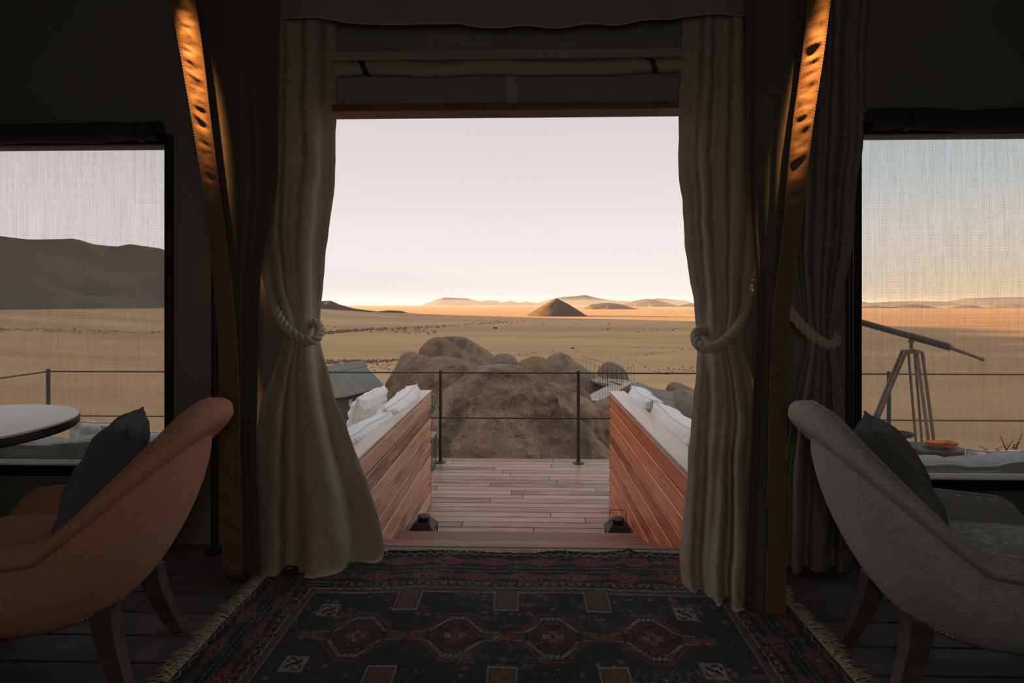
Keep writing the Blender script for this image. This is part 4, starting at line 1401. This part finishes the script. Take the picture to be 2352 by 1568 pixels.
cr_ = sheet([(-60, 1566, 1748, 2.27, .030), (35, 1566, 1748, 2.27, .032), (265, 1556, 1746, 2.275, .038), (420, 1560, 1744, 2.28, .040), (560, 1574, 1738, 2.28, .036),
             (680, 1590, 1724, 2.26, .026), (740, 1597, 1712, 2.24, .018), (775, 1602, 1704, 2.23, .014), (800, 1604, 1704, 2.23, .014), (850, 1602, 1724, 2.22, .022),
             (950, 1594, 1752, 2.2, .034), (1060, 1582, 1738, 2.17, .042), (1150, 1576, 1738, 2.14, .045), (1230, 1570, 1738, 2.1, .046),
             (1300, 1562, 1736, 2.06, .046), (1340, 1564, 1735, 2.03, .046), (1400, 1572, 1732, 1.985, .046), (1425, 1580, 1730, 1.975, .046)],
            [(2.7, .8, .4, -1.0), (4.9, .38, 2.2, 1.6), (1.2, .3, 0, .6)], 11, tie=(785, .05), crump=.012, sharp=1.3, rnd=(-1, .13, .22))
curtain('olive curtain drawn to the right of the doorway, pooling on the rug', cr_)
rope('twisted cream rope tying back the right doorway curtain', [(1722, 590, 2.42), (1720, 650, 2.36), (1714, 700, 2.26), (1697, 748, 2.205), (1666, 782, 2.175), (1634, 798, 2.165), (1608, 795, 2.19), (1598, 780, 2.23), (1600, 764, 2.28), (1620, 758, 2.33), (1650, 758, 2.35)])

c2 = sheet([(-60, 1840, 1992, 2.28, .026), (60, 1840, 1990, 2.28, .028), (320, 1832, 1981, 2.28, .032), (420, 1828, 1968, 2.28, .032), (540, 1826, 1962, 2.28, .028),
            (640, 1830, 1942, 2.27, .022), (720, 1842, 1926, 2.26, .016), (775, 1856, 1914, 2.25, .012), (800, 1856, 1914, 2.25, .012), (860, 1842, 1926, 2.25, .02),
            (950, 1820, 1938, 2.26, .028), (1100, 1800, 1955, 2.26, .032), (1300, 1790, 1965, 2.26, .034), (1372, 1786, 1968, 2.26, .034)],
           [(3.0, .75, 1.4, 1.0), (5.1, .35, .3, -1.6)], 17, tie=(785, .04), crump=.006, sharp=1.2)
curtain('shade-toned olive curtain hanging beside the right screen window', c2, 'curtain_shaded')
rope('twisted cream rope tying back the curtain beside the right screen', [(1770, 640, 2.30), (1800, 690, 2.24), (1826, 728, 2.205), (1856, 762, 2.195), (1888, 786, 2.195), (1909, 793, 2.21), (1920, 784, 2.24), (1914, 772, 2.28), (1890, 768, 2.31)])

# canvas door flaps with a wrinkled hem band on the outer edge
def flap(label, rows, hemrows, seed, sgn):
    arrs = sheet(rows, [(1.6, .8, 1.0, .8), (3.4, .3, 0, 1)], seed, 60, 150, crump=.003, smooth_k=9)
    c = (float(arrs[0].mean()), float(arrs[1].mean()), 0)
    o = thing('canvas_flap', label, 'canvas flap', c)
    cloth_obj('flap_cloth', arrs, M['flap'], o)
    R = np.array(hemrows, float)
    nv, nu = 420, 34
    py = np.linspace(R[0, 0], R[-1, 0], nv + 1)
    col = [smooth1(np.interp(py, R[:, 0], R[:, k]), 41) for k in (1, 2, 3)]
    u = np.linspace(0, 1, nu + 1)
    XX, YY, ZZ = (np.zeros((nv + 1, nu + 1)) for _ in range(3))
    for j in range(nv + 1):
        a, b = P(col[0][j], py[j], col[2][j]), P(col[1][j], py[j], col[2][j])
        XX[j] = a.x + (b.x - a.x) * u
        ZZ[j] = a.z
        YY[j] = col[2][j]
    mid = np.sin(PI * np.clip((u - .06) / .88, 0, 1))[None, :] ** .8
    wr = fbm((XX) * 5 + seed, ZZ * 19 + XX * 8 * sgn, seed, 3, seed, .5)
    wr2 = np.abs(fbm(XX * 5, ZZ * 13 + XX * 9 * sgn + 5, seed + 2, 2, seed + 6))
    YY = YY - .030 - mid * (.004 + .0062 * wr - .0055 * wr2)
    hb = cloth_obj('hem_band', (XX, YY, ZZ), M['hem'], o, .003)
    for e in (1, nu - 1):
        g = G()
        for j in range(2, nv - 4, 2):
            p_, q_ = Vector((XX[j, e], YY[j, e] - .0022, ZZ[j, e])), Vector((XX[j + 1, e], YY[j + 1, e] - .0022, ZZ[j + 1, e]))
            g.tube([p_, q_], .0012, 4)
        s_ = obj('stitching', g, M['canvas_warm'], hb)
        s_['kind'] = 'stuff'
    return o
flap('long canvas flap with wrinkled orange lit hem, left of the doorway curtain',
     [(-160, 372, 640, 2.08, .02), (0, 400, 640, 2.09, .02), (130, 425, 640, 2.10, .02), (420, 478, 640, 2.12, .02), (560, 494, 612, 2.14, .018), (620, 500, 598, 2.14, .016), (760, 508, 594, 2.16, .014), (1000, 508, 588, 2.17, .016), (1330, 520, 600, 2.14, .02)],
     [(-160, 368, 432, 2.07), (0, 400, 459, 2.08), (130, 425, 478, 2.09), (280, 451, 495, 2.10), (420, 474, 513, 2.11), (560, 492, 531, 2.12), (650, 501, 543, 2.125), (760, 510, 553, 2.14), (900, 514, 560, 2.15), (1100, 516, 562, 2.15), (1310, 522, 566, 2.13)], 7, 1)
flap('long canvas flap with wrinkled orange lit hem, right of the doorway curtain',
     [(-160, 1700, 1905, 2.02, .02), (0, 1715, 1896, 2.03, .02), (160, 1716, 1878, 2.04, .02), (340, 1716, 1850, 2.06, .02), (480, 1726, 1830, 2.07, .018), (640, 1738, 1812, 2.09, .016), (760, 1738, 1806, 2.09, .016), (1000, 1726, 1800, 2.10, .018), (1410, 1706, 1800, 1.96, .02)],
     [(-160, 1856, 1915, 2.01), (0, 1846, 1898, 2.02), (80, 1838, 1889, 2.025), (160, 1829, 1878, 2.03), (260, 1814, 1862, 2.04), (345, 1804, 1850, 2.045), (430, 1796, 1842, 2.05), (540, 1788, 1829, 2.06), (700, 1766, 1806, 2.08), (900, 1758, 1799, 2.09), (1200, 1752, 1796, 2.06), (1405, 1750, 1796, 1.95)], 13, -1)

# warm lamps of the tent: two ceiling spots raking down the flaps, two low lamps behind the curtains
def spot(name, loc, target, energy, size, color=(1.0, .43, .12)):
    o = add_light(name, 'SPOT', loc, energy, color, spot_size=math.radians(size), spot_blend=.8, shadow_soft_size=.03)
    o.rotation_euler = (Vector(target) - Vector(loc)).to_track_quat('-Z', 'Y').to_euler()
    return o
spot('ceiling_spot', (-1.44, 1.80, 3.05), P(458, 215, 2.08), 800, 7)
spot('ceiling_spot', (1.275, 1.72, 3.05), P(1856, 215, 2.02), 950, 6.6)
add_light('lamp_behind_curtain', 'POINT', P(560, 640, 2.40), .15, (1.0, .42, .14), shadow_soft_size=.03)
add_light('lamp_behind_curtain', 'POINT', P(1765, 560, 2.40), .22, (1.0, .42, .14), shadow_soft_size=.03)

# ------------------------------------------------------------------ rug
RX0, RX1, RY1 = -1.07, .99, 2.372
RD = 1.20
def make_rug():
    st_ = .0036
    nx, ny = int((RX1 - RX0) / st_), int(RD / st_)
    x = np.linspace(RX0, RX1, nx)
    d = np.linspace(0, RD, ny)
    Xr, Dr = np.meshgrid(x, d)
    # symmetric distance from the long edges, and distance from the short ends
    wob = fbm(Xr * 3, Dr * 3, 0, 3, 3) * .005
    Dm = np.minimum(Dr, RD - Dr) + wob
    Ex = np.minimum(Xr - RX0, RX1 - Xr) + wob
    Bd = np.where(Ex * 1.0 < Dm, Ex, Dm)                    # border coordinate
    along = np.where(Ex < Dm, Dr, Xr)
    NAVY, BLACK, RED, BRICK, CREAM, TAN, BROWN = (np.array(c) for c in ((.030, .034, .044), (.022, .021, .022), (.26, .055, .04), (.20, .075, .045), (.38, .335, .27), (.19, .13, .085), (.10, .065, .042)))
    col = np.zeros((ny, nx, 3)) + BLACK
    rnd = vnoise(Xr * 160, Dr * 160, 0, 8)
    rnd2 = vnoise(Xr * 60, Dr * 60, 0, 18)
    def paint(mask, c, a=1.0):
        mk = (mask * a)[..., None] if mask.dtype != bool else (mask.astype(float) * a)[..., None]
        col[:] = col * (1 - mk) + c * mk
    field = (Dm > .315) & (Ex > .225)
    paint(field, NAVY)
    # borders ------------------------------------------------
    b = ~field
    tri = lambda p, a: np.abs(((a / p) % 1) - .5) * 2
    bd = np.where(Ex - .0 < Dm * .70, Ex * 1.40, Dm)
    zig = np.abs(bd - (.014 + .016 * tri(.045, along))) < .0030
    paint(b & zig, CREAM, .85)
    def band(c0, hw, per, off):
        s = ((along + off) / per) % 1 - .5
        v = (bd - c0) / hw
        inside = np.abs(v) < 1
        dia = np.abs(s) * 2.1 + np.abs(v) * .85
        paint(b & inside & (dia < .98), RED * .55)
        paint(b & inside & (np.abs(dia - .95) < .07), BRICK)
        paint(b & inside & (dia < .72) & (np.sin(v * 9) * np.cos(s * 40) > -.15), RED * 1.15)
        paint(b & inside & (dia < .30), BLACK)
        paint(b & inside & (dia < .12), CREAM * .8)
        paint(b & inside & (np.abs(np.abs(s) - .5) * 2 + np.abs(v) * .6 < .35), BROWN)
    band(.084, .036, .205, .03)
    band(.212, .036, .205, .10)
    for c0 in (.136, .166, .258):
        dots = (np.abs(bd - c0) < .0028) & ((along / .013) % 1 < .5)
        paint(b & dots, CREAM, .8)
    cr1 = ((along / .034) % 1 - .5) * .034
    paint(b & (np.abs(np.abs(cr1) - np.abs(bd - .272)) < .0028) & (np.abs(cr1) < .009), CREAM, .8)
    paint(b & (np.abs(bd - .272) < .014) & (rnd2 > .45), RED * .6)
    tri2 = .293 + .010 * (1 - tri(.040, along))
    paint(b & (np.abs(bd - tri2) < .0026), CREAM, .8)
    paint(b & (bd > .305) & (bd < .309), CREAM, .85)
    # field --------------------------------------------------
    fx0, fx1 = RX0 + .225, RX1 - .225
    edge = np.minimum(np.minimum(Dm - .315, Xr - fx0), fx1 - Xr)
    paint(field & (edge < .018), BRICK * .75)
    paint(field & (np.abs(edge - .020) < .0024), CREAM, .85)
    for cx in (-.445, -.07, .275):
        for c0, c1 in ((.315, .452), (RD - .452, RD - .315)):
            inb = (np.abs(Xr - cx) < .047) & (Dr > c0) & (Dr < c1)
            ed = np.minimum(.047 - np.abs(Xr - cx), (c1 - Dr) if c0 < .5 else (Dr - c0))
            paint(inb, TAN * .85)
            paint(inb & (np.abs(((Dr + tri(.03, Xr) * .012) / .018) % 1 - .5) < .2), BRICK * .8)
            paint(inb & (ed < .004), CREAM, .8)
            paint(inb & (np.abs(ed - .012) < .002), RED * .6)
    for cx, sg in ((-.725, 1), (.585, -1)):
        for cd in (.455, .745):
            dx, dd = (Xr - cx), (Dr - cd)
            sq = (np.abs(dx) < .036) & (np.abs(dd) < .036)
            paint((np.abs(dx) < .040) & (np.abs(dd) < .040), BRICK * .8)
            paint(sq, CREAM * .95)
            paint(sq & (rnd > .15), CREAM * .5)
            glyph = np.array([[int(q) for q in row] for row in ('0110000', '1001010', '1000110', '0011100', '0110001', '0101001', '0000110')])
            gi = np.clip(((dd + .030) / .060 * 7).astype(int), 0, 6)
            gj = np.clip(((dx * sg + .030) / .060 * 7).astype(int), 0, 6)
            paint(sq & (np.abs(dx) < .030) & (np.abs(dd) < .030) & (glyph[gi, gj] > 0), BLACK)
    for i, cx in enumerate((-.573, -.238, .096, .43)):
        dx, dd = np.abs(Xr - cx), np.abs(Dr - .60)
        q = dx / .128 + dd / .158
        flat = np.maximum(q, dd / .118)
        paint(field & (flat < 1.22) & (np.abs((Dr / .013) % 1 - .5) < .28) & (q > .9), RED * .42)
        paint(field & (np.abs(flat - 1.05) < .03), RED * .85)
        paint(field & (flat < 1.0), BLACK * 1.2)
        zz = .86 + .07 * (tri(.018, Dr + Xr) - .5) * 2
        paint(field & (np.abs(flat - zz) < .042) & (dd > .022), CREAM, .85)
        paint(field & (flat < .66), RED * .33)
        paint(field & (np.abs(flat - .66) < .025), BRICK * .7)
        paint(field & (flat < .46) & (rnd2 > 0), BRICK * .6)
        paint(field & (np.abs(np.abs(Xr - cx) - .022) < .013) & (dd < .013) & (np.sin(Xr * 900) > -.3), CREAM * .75)
        paint(field & (dx < .013) & (np.abs(dd - .022) < .009) & (np.sin(Xr * 900) > -.2), CREAM * .6)
        # arms joining the medallions
        arm = (dx > .100) & (dx < .155) & (dd < .022)
        paint(field & arm, BROWN)
        paint(field & (dx > .100) & (dx < .152) & (np.abs(dd - .021) < .0026), CREAM, .8)
    for cx in (-.740, -.405, -.071, .263, .600):
        for s in (-.021, .021):
            f = np.hypot((Xr - cx - s) / .022, (Dr - .60) / .026)
            paint(field & (f < 1), RED * .8)
            paint(field & (f < 1) & (rnd2 > .35), BROWN)
            paint(field & (f < .9) & (rnd > .62), CREAM * .7)
    r = random.Random(12)
    for k in range(90):
        cx, cd = r.uniform(fx0 + .03, fx1 - .03), r.choice((r.uniform(.35, .50), r.uniform(.70, .85)))
        f = np.hypot((Xr - cx) / r.uniform(.009, .016), (Dr - cd) / r.uniform(.009, .014))
        free = field & (np.linalg.norm(col - NAVY, axis=2) < .01)
        paint(free & (f < 1), r.choice((RED * .55, BROWN * 1.2, BRICK * .7, TAN * .6)))
        paint(free & (f < .35), CREAM * .7)
    # wear and flecks: weft showing through
    wear = fbm(Xr * 5, Dr * 22, 1, 4, 40)
    fleck = vnoise(Xr * 130, Dr * 220, 2, 44)
    paint((wear > .25) & (fleck > .25), CREAM * .42, .75)
    paint(field & (fleck > .80), CREAM * .5, .8)
    paint(b & (vnoise(Xr * 60, Dr * 60, 4, 47) > .75), BROWN, .6)
    col[:] *= (1 + .22 * rnd + .12 * fbm(Xr * 2, Dr * 2, 7, 2, 2))[..., None]
    lum = col.mean(2, keepdims=True)
    col[:] = (lum + (col - lum) * .82) * .62
    np.clip(col, .004, 1, out=col)
    # relief: gentle ripples, thickest at the worn far edge
    edgew = np.exp(-Dr / .03)
    Zr = .009 + .004 * fbm(Xr * 3, Dr * 3, 0, 3, 12) + edgew * (.006 + .010 * vnoise(Xr * 7, 0, 0, 15)) + .012 * np.exp(-((Xr - .42 + (Dr - .1) * .5) / .02) ** 2) * np.exp(-Dr / .25)
    Yr = RY1 - Dr + edgew * .010 * fbm(Xr * 9, 0, 0, 3, 16)
    return Xr, Yr, Zr, col
Xr, Yr, Zr, col = make_rug()
rug = thing('rug', 'worn navy and red tribal rug with diamond medallions in front of the doorway', 'rug', (-.04, 1.77, 0))
ny, nx = Xr.shape
me = bpy.data.meshes.new('rug_pile')
idx = np.arange(ny * nx).reshape(ny, nx)
quads = np.stack([idx[:-1, :-1], idx[1:, :-1], idx[1:, 1:], idx[:-1, 1:]], -1).reshape(-1, 4)
off = np.array((-.04, 1.77, 0))
co = (np.stack([Xr, Yr, Zr], -1).reshape(-1, 3) - off).astype(np.float32)
me.vertices.add(len(co))
me.vertices.foreach_set('co', co.ravel())
me.loops.add(quads.size)
me.loops.foreach_set('vertex_index', quads.ravel().astype(np.int32))
me.polygons.add(len(quads))
me.polygons.foreach_set('loop_start', np.arange(0, quads.size, 4, dtype=np.int32))
me.polygons.foreach_set('use_smooth', np.ones(len(quads), bool))
me.update(calc_edges=True)
ca = me.color_attributes.new('weave_colour', 'FLOAT_COLOR', 'POINT')
ca.data.foreach_set('color', np.concatenate([col.reshape(-1, 3), np.ones((ny * nx, 1))], 1).astype(np.float32).ravel())
t = Mt('woven_rug', 1.0, .05)
at = t.n('ShaderNodeVertexColor', layer_name='weave_colour')
t.color(at.outputs[0])
t.b.inputs['Sheen Weight'].default_value = .1
t.bump(t.noise(t.coord(), 420, 3, .7), .5, .003)
me.materials.append(t.m)
o = bpy.data.objects.new('rug_pile', me)
C.objects.link(o)
o.parent = rug
# fringes at both short ends
rr = random.Random(21)
for side, xe in ((-1, RX0), (1, RX1)):
    g = G()
    for i in range(420):
        yv = RY1 - RD * (i + rr.random()) / 420
        L = rr.uniform(.03, .075)
        a = Vector((xe - side * .004, yv, .010))
        dy = rr.uniform(-.028, .028) + .012 * math.sin(i * .12)
        m1 = a + Vector((side * L * .5, dy * .4, rr.uniform(.0, .012)))
        e = a + Vector((side * L, dy, -.004 + rr.uniform(0, .008)))
        g.tube([a, m1, e], [.0017, .0015, .0007], 4)
    f_ = obj('fringe', g, M['fringe'], rug)
    f_['kind'] = 'stuff'
g = G()
for i in range(520):
    xv = RX0 + (RX1 - RX0) * rr.random()
    a = Vector((xv, RY1 - .004 + rr.uniform(-.004, .006), .016 + rr.uniform(-.004, .006)))
    e = a + Vector((rr.uniform(-.014, .014), rr.uniform(.002, .016), rr.uniform(-.006, .008)))
    g.tube([a, e], [.0016, .0006], 4)
f_ = obj('worn_edge', g, M['fringe'], rug)
f_['kind'] = 'stuff'
for (px_, w_, h_) in ((1128, .028, .018), (1232, .012, .02), (1310, .02, .010), (1062, .03, .012), (880, .02, .014), (1545, .022, .012)):
    c = PZ(px_, 1272, .016)
    pts = [c + Vector((-w_ * .5, 0, 0)), c + Vector((-w_ * .7, h_ * .8, .006)), c + Vector((0, h_ * 1.6, .010)), c + Vector((w_ * .6, h_, .008)), c + Vector((w_ * .8, .0, .003))]
    obj('loose_thread', G().tube(pts, .0015, 5), M['thread'], rug, smooth=True)

# ------------------------------------------------------------------ armchairs (local: x forward, z up)
def chair_mesh(mirror):
    NS = 84
    def t_arc(t):
        return min(t / .60, 1) * PI / 2, max(0, (t - .60) / .40)
    def rim_xyz(t):
        a, q = t_arc(t)
        x, y = -.175 - .325 * math.cos(a) + .50 * q, .295 * math.sin(a) ** .85 + .012 * q
        z = .505 + .325 * math.cos(a) ** 1.1 - .04 * q
        if q > .80:
            z -= .11 * ((q - .80) / .20) ** 2.2
        return x, y, z
    def foot_xy(t):
        a, q = t_arc(t)
        return -.06 - .20 * math.cos(a) + .40 * q, .235 * math.sin(a) ** .85
    def section(s):
        t = abs(s)
        a, q = t_arc(t)
        x, y, H = rim_xyz(t)
        fx, fy = foot_xy(t)
        e = .008
        xa, ya, _ = rim_xyz(max(0, t - e))
        xb, yb, _ = rim_xyz(min(1, t + e))
        dx, dy = xb - xa, yb - ya
        L = math.hypot(dx, dy)
        nx_, ny_ = (-dy / L, dx / L)
        if t < .01:
            nx_, ny_ = -1.0, 0.0
        elif ny_ < 0:
            nx_, ny_ = -nx_, -ny_
        if t >= .01 and t < .3 and nx_ > 0:
            nx_ = -nx_
        k = math.cos(a) ** 1.2                 # 1 at the back, 0 along the arms
        th_ = .062 + .040 * k                  # thickness of the rolled rim
        col = .075 + .060 * k                  # height of the collar on the outside
        zb = .215
        zs = H - col
        pts = []
        def at(off, z):
            w = np.clip((z - zb) / (H - zb), 0, 1)
            w = w ** .92
            bx, by = fx + (x - fx) * w, fy + (y - fy) * w
            return (bx + nx_ * off, by + ny_ * off, z)
        pts.append(at(-.14, zb + .012))
        pts.append(at(-.07, zb - .004))
        pts.append(at(-.030, zb + .003))
        n1 = 14
        for i in range(n1 + 1):
            u = i / n1
            z = zb + .022 + (zs - zb - .022) * u
            b = .030 * math.sin(PI * min(1, u * 1.0)) ** .7 - .012 * (1 - u) ** 3
            pts.append(at(b, z))
        pts.append(at(-.004, zs + .002))
        r = th_ * .52
        n2 = 16
        for i in range(n2 + 1):                # collar: bulges out and rolls over the top
            u = i / n2
            ang = -PI * .42 + u * PI * 1.30
            cxo, cz = -r + .020 + .010 * k, H - r
            if u < .38:
                w_ = u / .38
                o_ = cxo + r * math.cos(ang) * 1.12 + .006
                z = zs + .012 + (H - r - zs - .012) * w_
                o_ = -.004 + (cxo + r * 1.10 + .004 + .004) * math.sin(w_ * PI / 2) ** .8
                pts.append(at(o_, z))
            else:
                w_ = (u - .38) / .62
                b_ = w_ * PI
                pts.append(at(cxo + r * 1.10 * math.cos(b_), cz + r * math.sin(b_)))
        zi = .30
        n3 = 12
        for i in range(1, n3 + 1):
            u = i / n3
            z = H - r - (H - r - zi) * u
            pts.append(at(-th_ + .02 - .020 * math.sin(PI * u) - .01 * u, z))
        pts.append(at(-th_ - .03, .25))
        return pts
    g = G()
    secs = [section(-1 + 2 * i / NS) for i in range(NS + 1)]
    m = len(secs[0])
    for i, sc in enumerate(secs):
        s = -1 + 2 * i / NS
        for p in sc:
            g.v.append((p[0], (p[1] if s >= 0 else -p[1]), p[2]))
    for i in range(NS):
        for j in range(m):
            a, b = i * m + j, i * m + (j + 1) % m
            g.f.append((a, b, b + m, a + m))
    for i in (0, NS):
        cx_ = np.mean([g.v[i * m + j] for j in range(m)], axis=0)
        n = len(g.v)
        g.v.append((cx_[0] + .012, cx_[1], cx_[2]))
        for j in range(m):
            g.f.append((i * m + j, i * m + (j + 1) % m, n))
    def line(j, off):
        out = []
        for i in range(2, NS - 1):
            s = -1 + 2 * i / NS
            p = secs[i][j]
            out.append((p[0], p[1] if s >= 0 else -p[1], p[2] + off))
        return out
    return g, line(18, 0), line(18 + 13, .001), secs
def armchair(label, fab, loc, rotz, mirror, legm, pad_dir=1):
    o = thing('armchair', label, 'chair', loc, rotz)
    g, seam, rim, secs = chair_mesh(mirror)
    sh = obj('shell', g, fab, o, smooth=50, world=False)
    obj('seam', G().tube(seam, .0035, 6), fab, sh, smooth=True, world=False)
    obj('rim_piping', G().tube(rim, .0028, 6), fab, sh, smooth=True, world=False)
    # seat cushion
    def seat(u, v):
        a = u * 2 * PI
        e = .38
        cx = math.copysign(abs(math.cos(a)) ** e, math.cos(a))
        cy = math.copysign(abs(math.sin(a)) ** e, math.sin(a))
        b = (v - .5) * PI
        cb = max(0.0, math.cos(b)) ** .35
        zz = math.copysign(abs(math.sin(b)) ** .5, math.sin(b))
        return (.060 + cx * .285 * cb, cy * .225 * cb, .355 + zz * .065 + (.012 * (1 - (cx * cb) ** 2) * (1 - (cy * cb) ** 2) if zz > 0 else 0))
    obj('seat', G().grid(seat, 64, 20, True), fab, o, smooth=True, world=False)
    obj('seat_frame', G().box((.05, 0, .275), (.46, .36, .09), None, .02), fab, o, world=False)
    for lx, ly in ((-.235, .125), (-.235, -.125), (.25, .19), (.25, -.19)):
        back = lx < 0
        pts, rs = [], []
        n0 = 9
        g = G()
        for i in range(n0):
            q = i / (n0 - 1)
            z = .245 * (1 - q)
            sx = (-.075 if back else .03) * q ** 1.5
            sy = .03 * q ** 1.5 * (1 if ly > 0 else -1)
            w_ = .030 - .010 * q
            d_ = .027 - .009 * q
            c = (lx + sx, ly + sy, z)
            g.v += [(c[0] - w_, c[1] - d_, z), (c[0] + w_, c[1] - d_, z), (c[0] + w_, c[1] + d_, z), (c[0] - w_, c[1] + d_, z)]
            if i:
                n = (i - 1) * 4
                for k in range(4):
                    g.f.append((n + k, n + (k + 1) % 4, n + 4 + (k + 1) % 4, n + 4 + k))
        g.f += [(3, 2, 1, 0), tuple(range((n0 - 1) * 4, n0 * 4))]
        lg = obj('leg', g, legm, o, smooth=40, world=False)
    for sy in (1, -1):
        s = .30 * sy
        base_i = int((s + 1) / 2 * 84)
        for k in range(4):
            p = secs[base_i + (k - 1) * sy * 1][3]
            q = (p[0], p[1] if sy > 0 else -p[1], p[2])
            nl = G()
            nl.grid(lambda u, v, q=q: (q[0] + .0038 * math.cos(u * 2 * PI) * math.sin(v * PI), q[1] + .0038 * math.sin(u * 2 * PI) * math.sin(v * PI), q[2] + .0038 * math.cos(v * PI)), 8, 5, True)
            obj('nailhead', nl, M['brass'], o, smooth=True, world=False)
    return o
armchair('terracotta upholstered tub armchair at left seen from behind', M['terracotta'], (-1.49, 1.60, 0), PI + .155, False, M['leg'])
armchair('grey tweed tub armchair at right seen from behind', M['grey_tweed'], (1.37, 1.60, 0), -.155, True, M['leg'])
pillow('charcoal pillow resting inside the terracotta armchair', (-1.325, 1.63, .585), .38, .40, .15, M['charcoal'], 20, pill_rot(PI / 2 + .52, .38, .02), pm=M['charcoal'], ripple=.006)
pillow('dark green-grey pillow resting inside the grey armchair', (1.145, 1.63, .585), .38, .40, .15, M['green_grey'], 21, pill_rot(PI / 2 - .52, -.38, .02), pm=M['green_grey'], ripple=.006)

# ------------------------------------------------------------------ round table at the left window
tb = thing('side_table', 'small round table with pale top and dark rim at the left window', 'table', (-2.06, 1.73, 0))
cx, cy, zt = -2.06, 1.735, .72
obj('table_top', G().lathe([(.0, zt - .004), (.40, zt - .004), (.412, zt - .003), (.416, zt - .006), (.416, zt - .010)], 72, (cx, cy, 0), caps=False), M['table_top'], tb, smooth=40)
obj('rim', G().lathe([(.417, zt - .009), (.419, zt - .012), (.419, zt - .035), (.414, zt - .040), (.0, zt - .040)], 72, (cx, cy, 0), caps=False), M['black'], tb, smooth=40)
obj('bracket', G().box((cx + .10, cy - .10, zt - .055), (.42, .06, .03), Euler((0, 0, -.5))), M['black'], tb)
obj('pedestal', G().lathe([(.035, .02), (.03, .10), (.028, .60), (.05, zt - .04)], 20, (cx, cy, 0)), M['black'], tb, smooth=40)
obj('foot', G().lathe([(.19, 0), (.19, .012), (.17, .02), (.05, .035)], 40, (cx, cy, 0)), M['black'], tb, smooth=40)
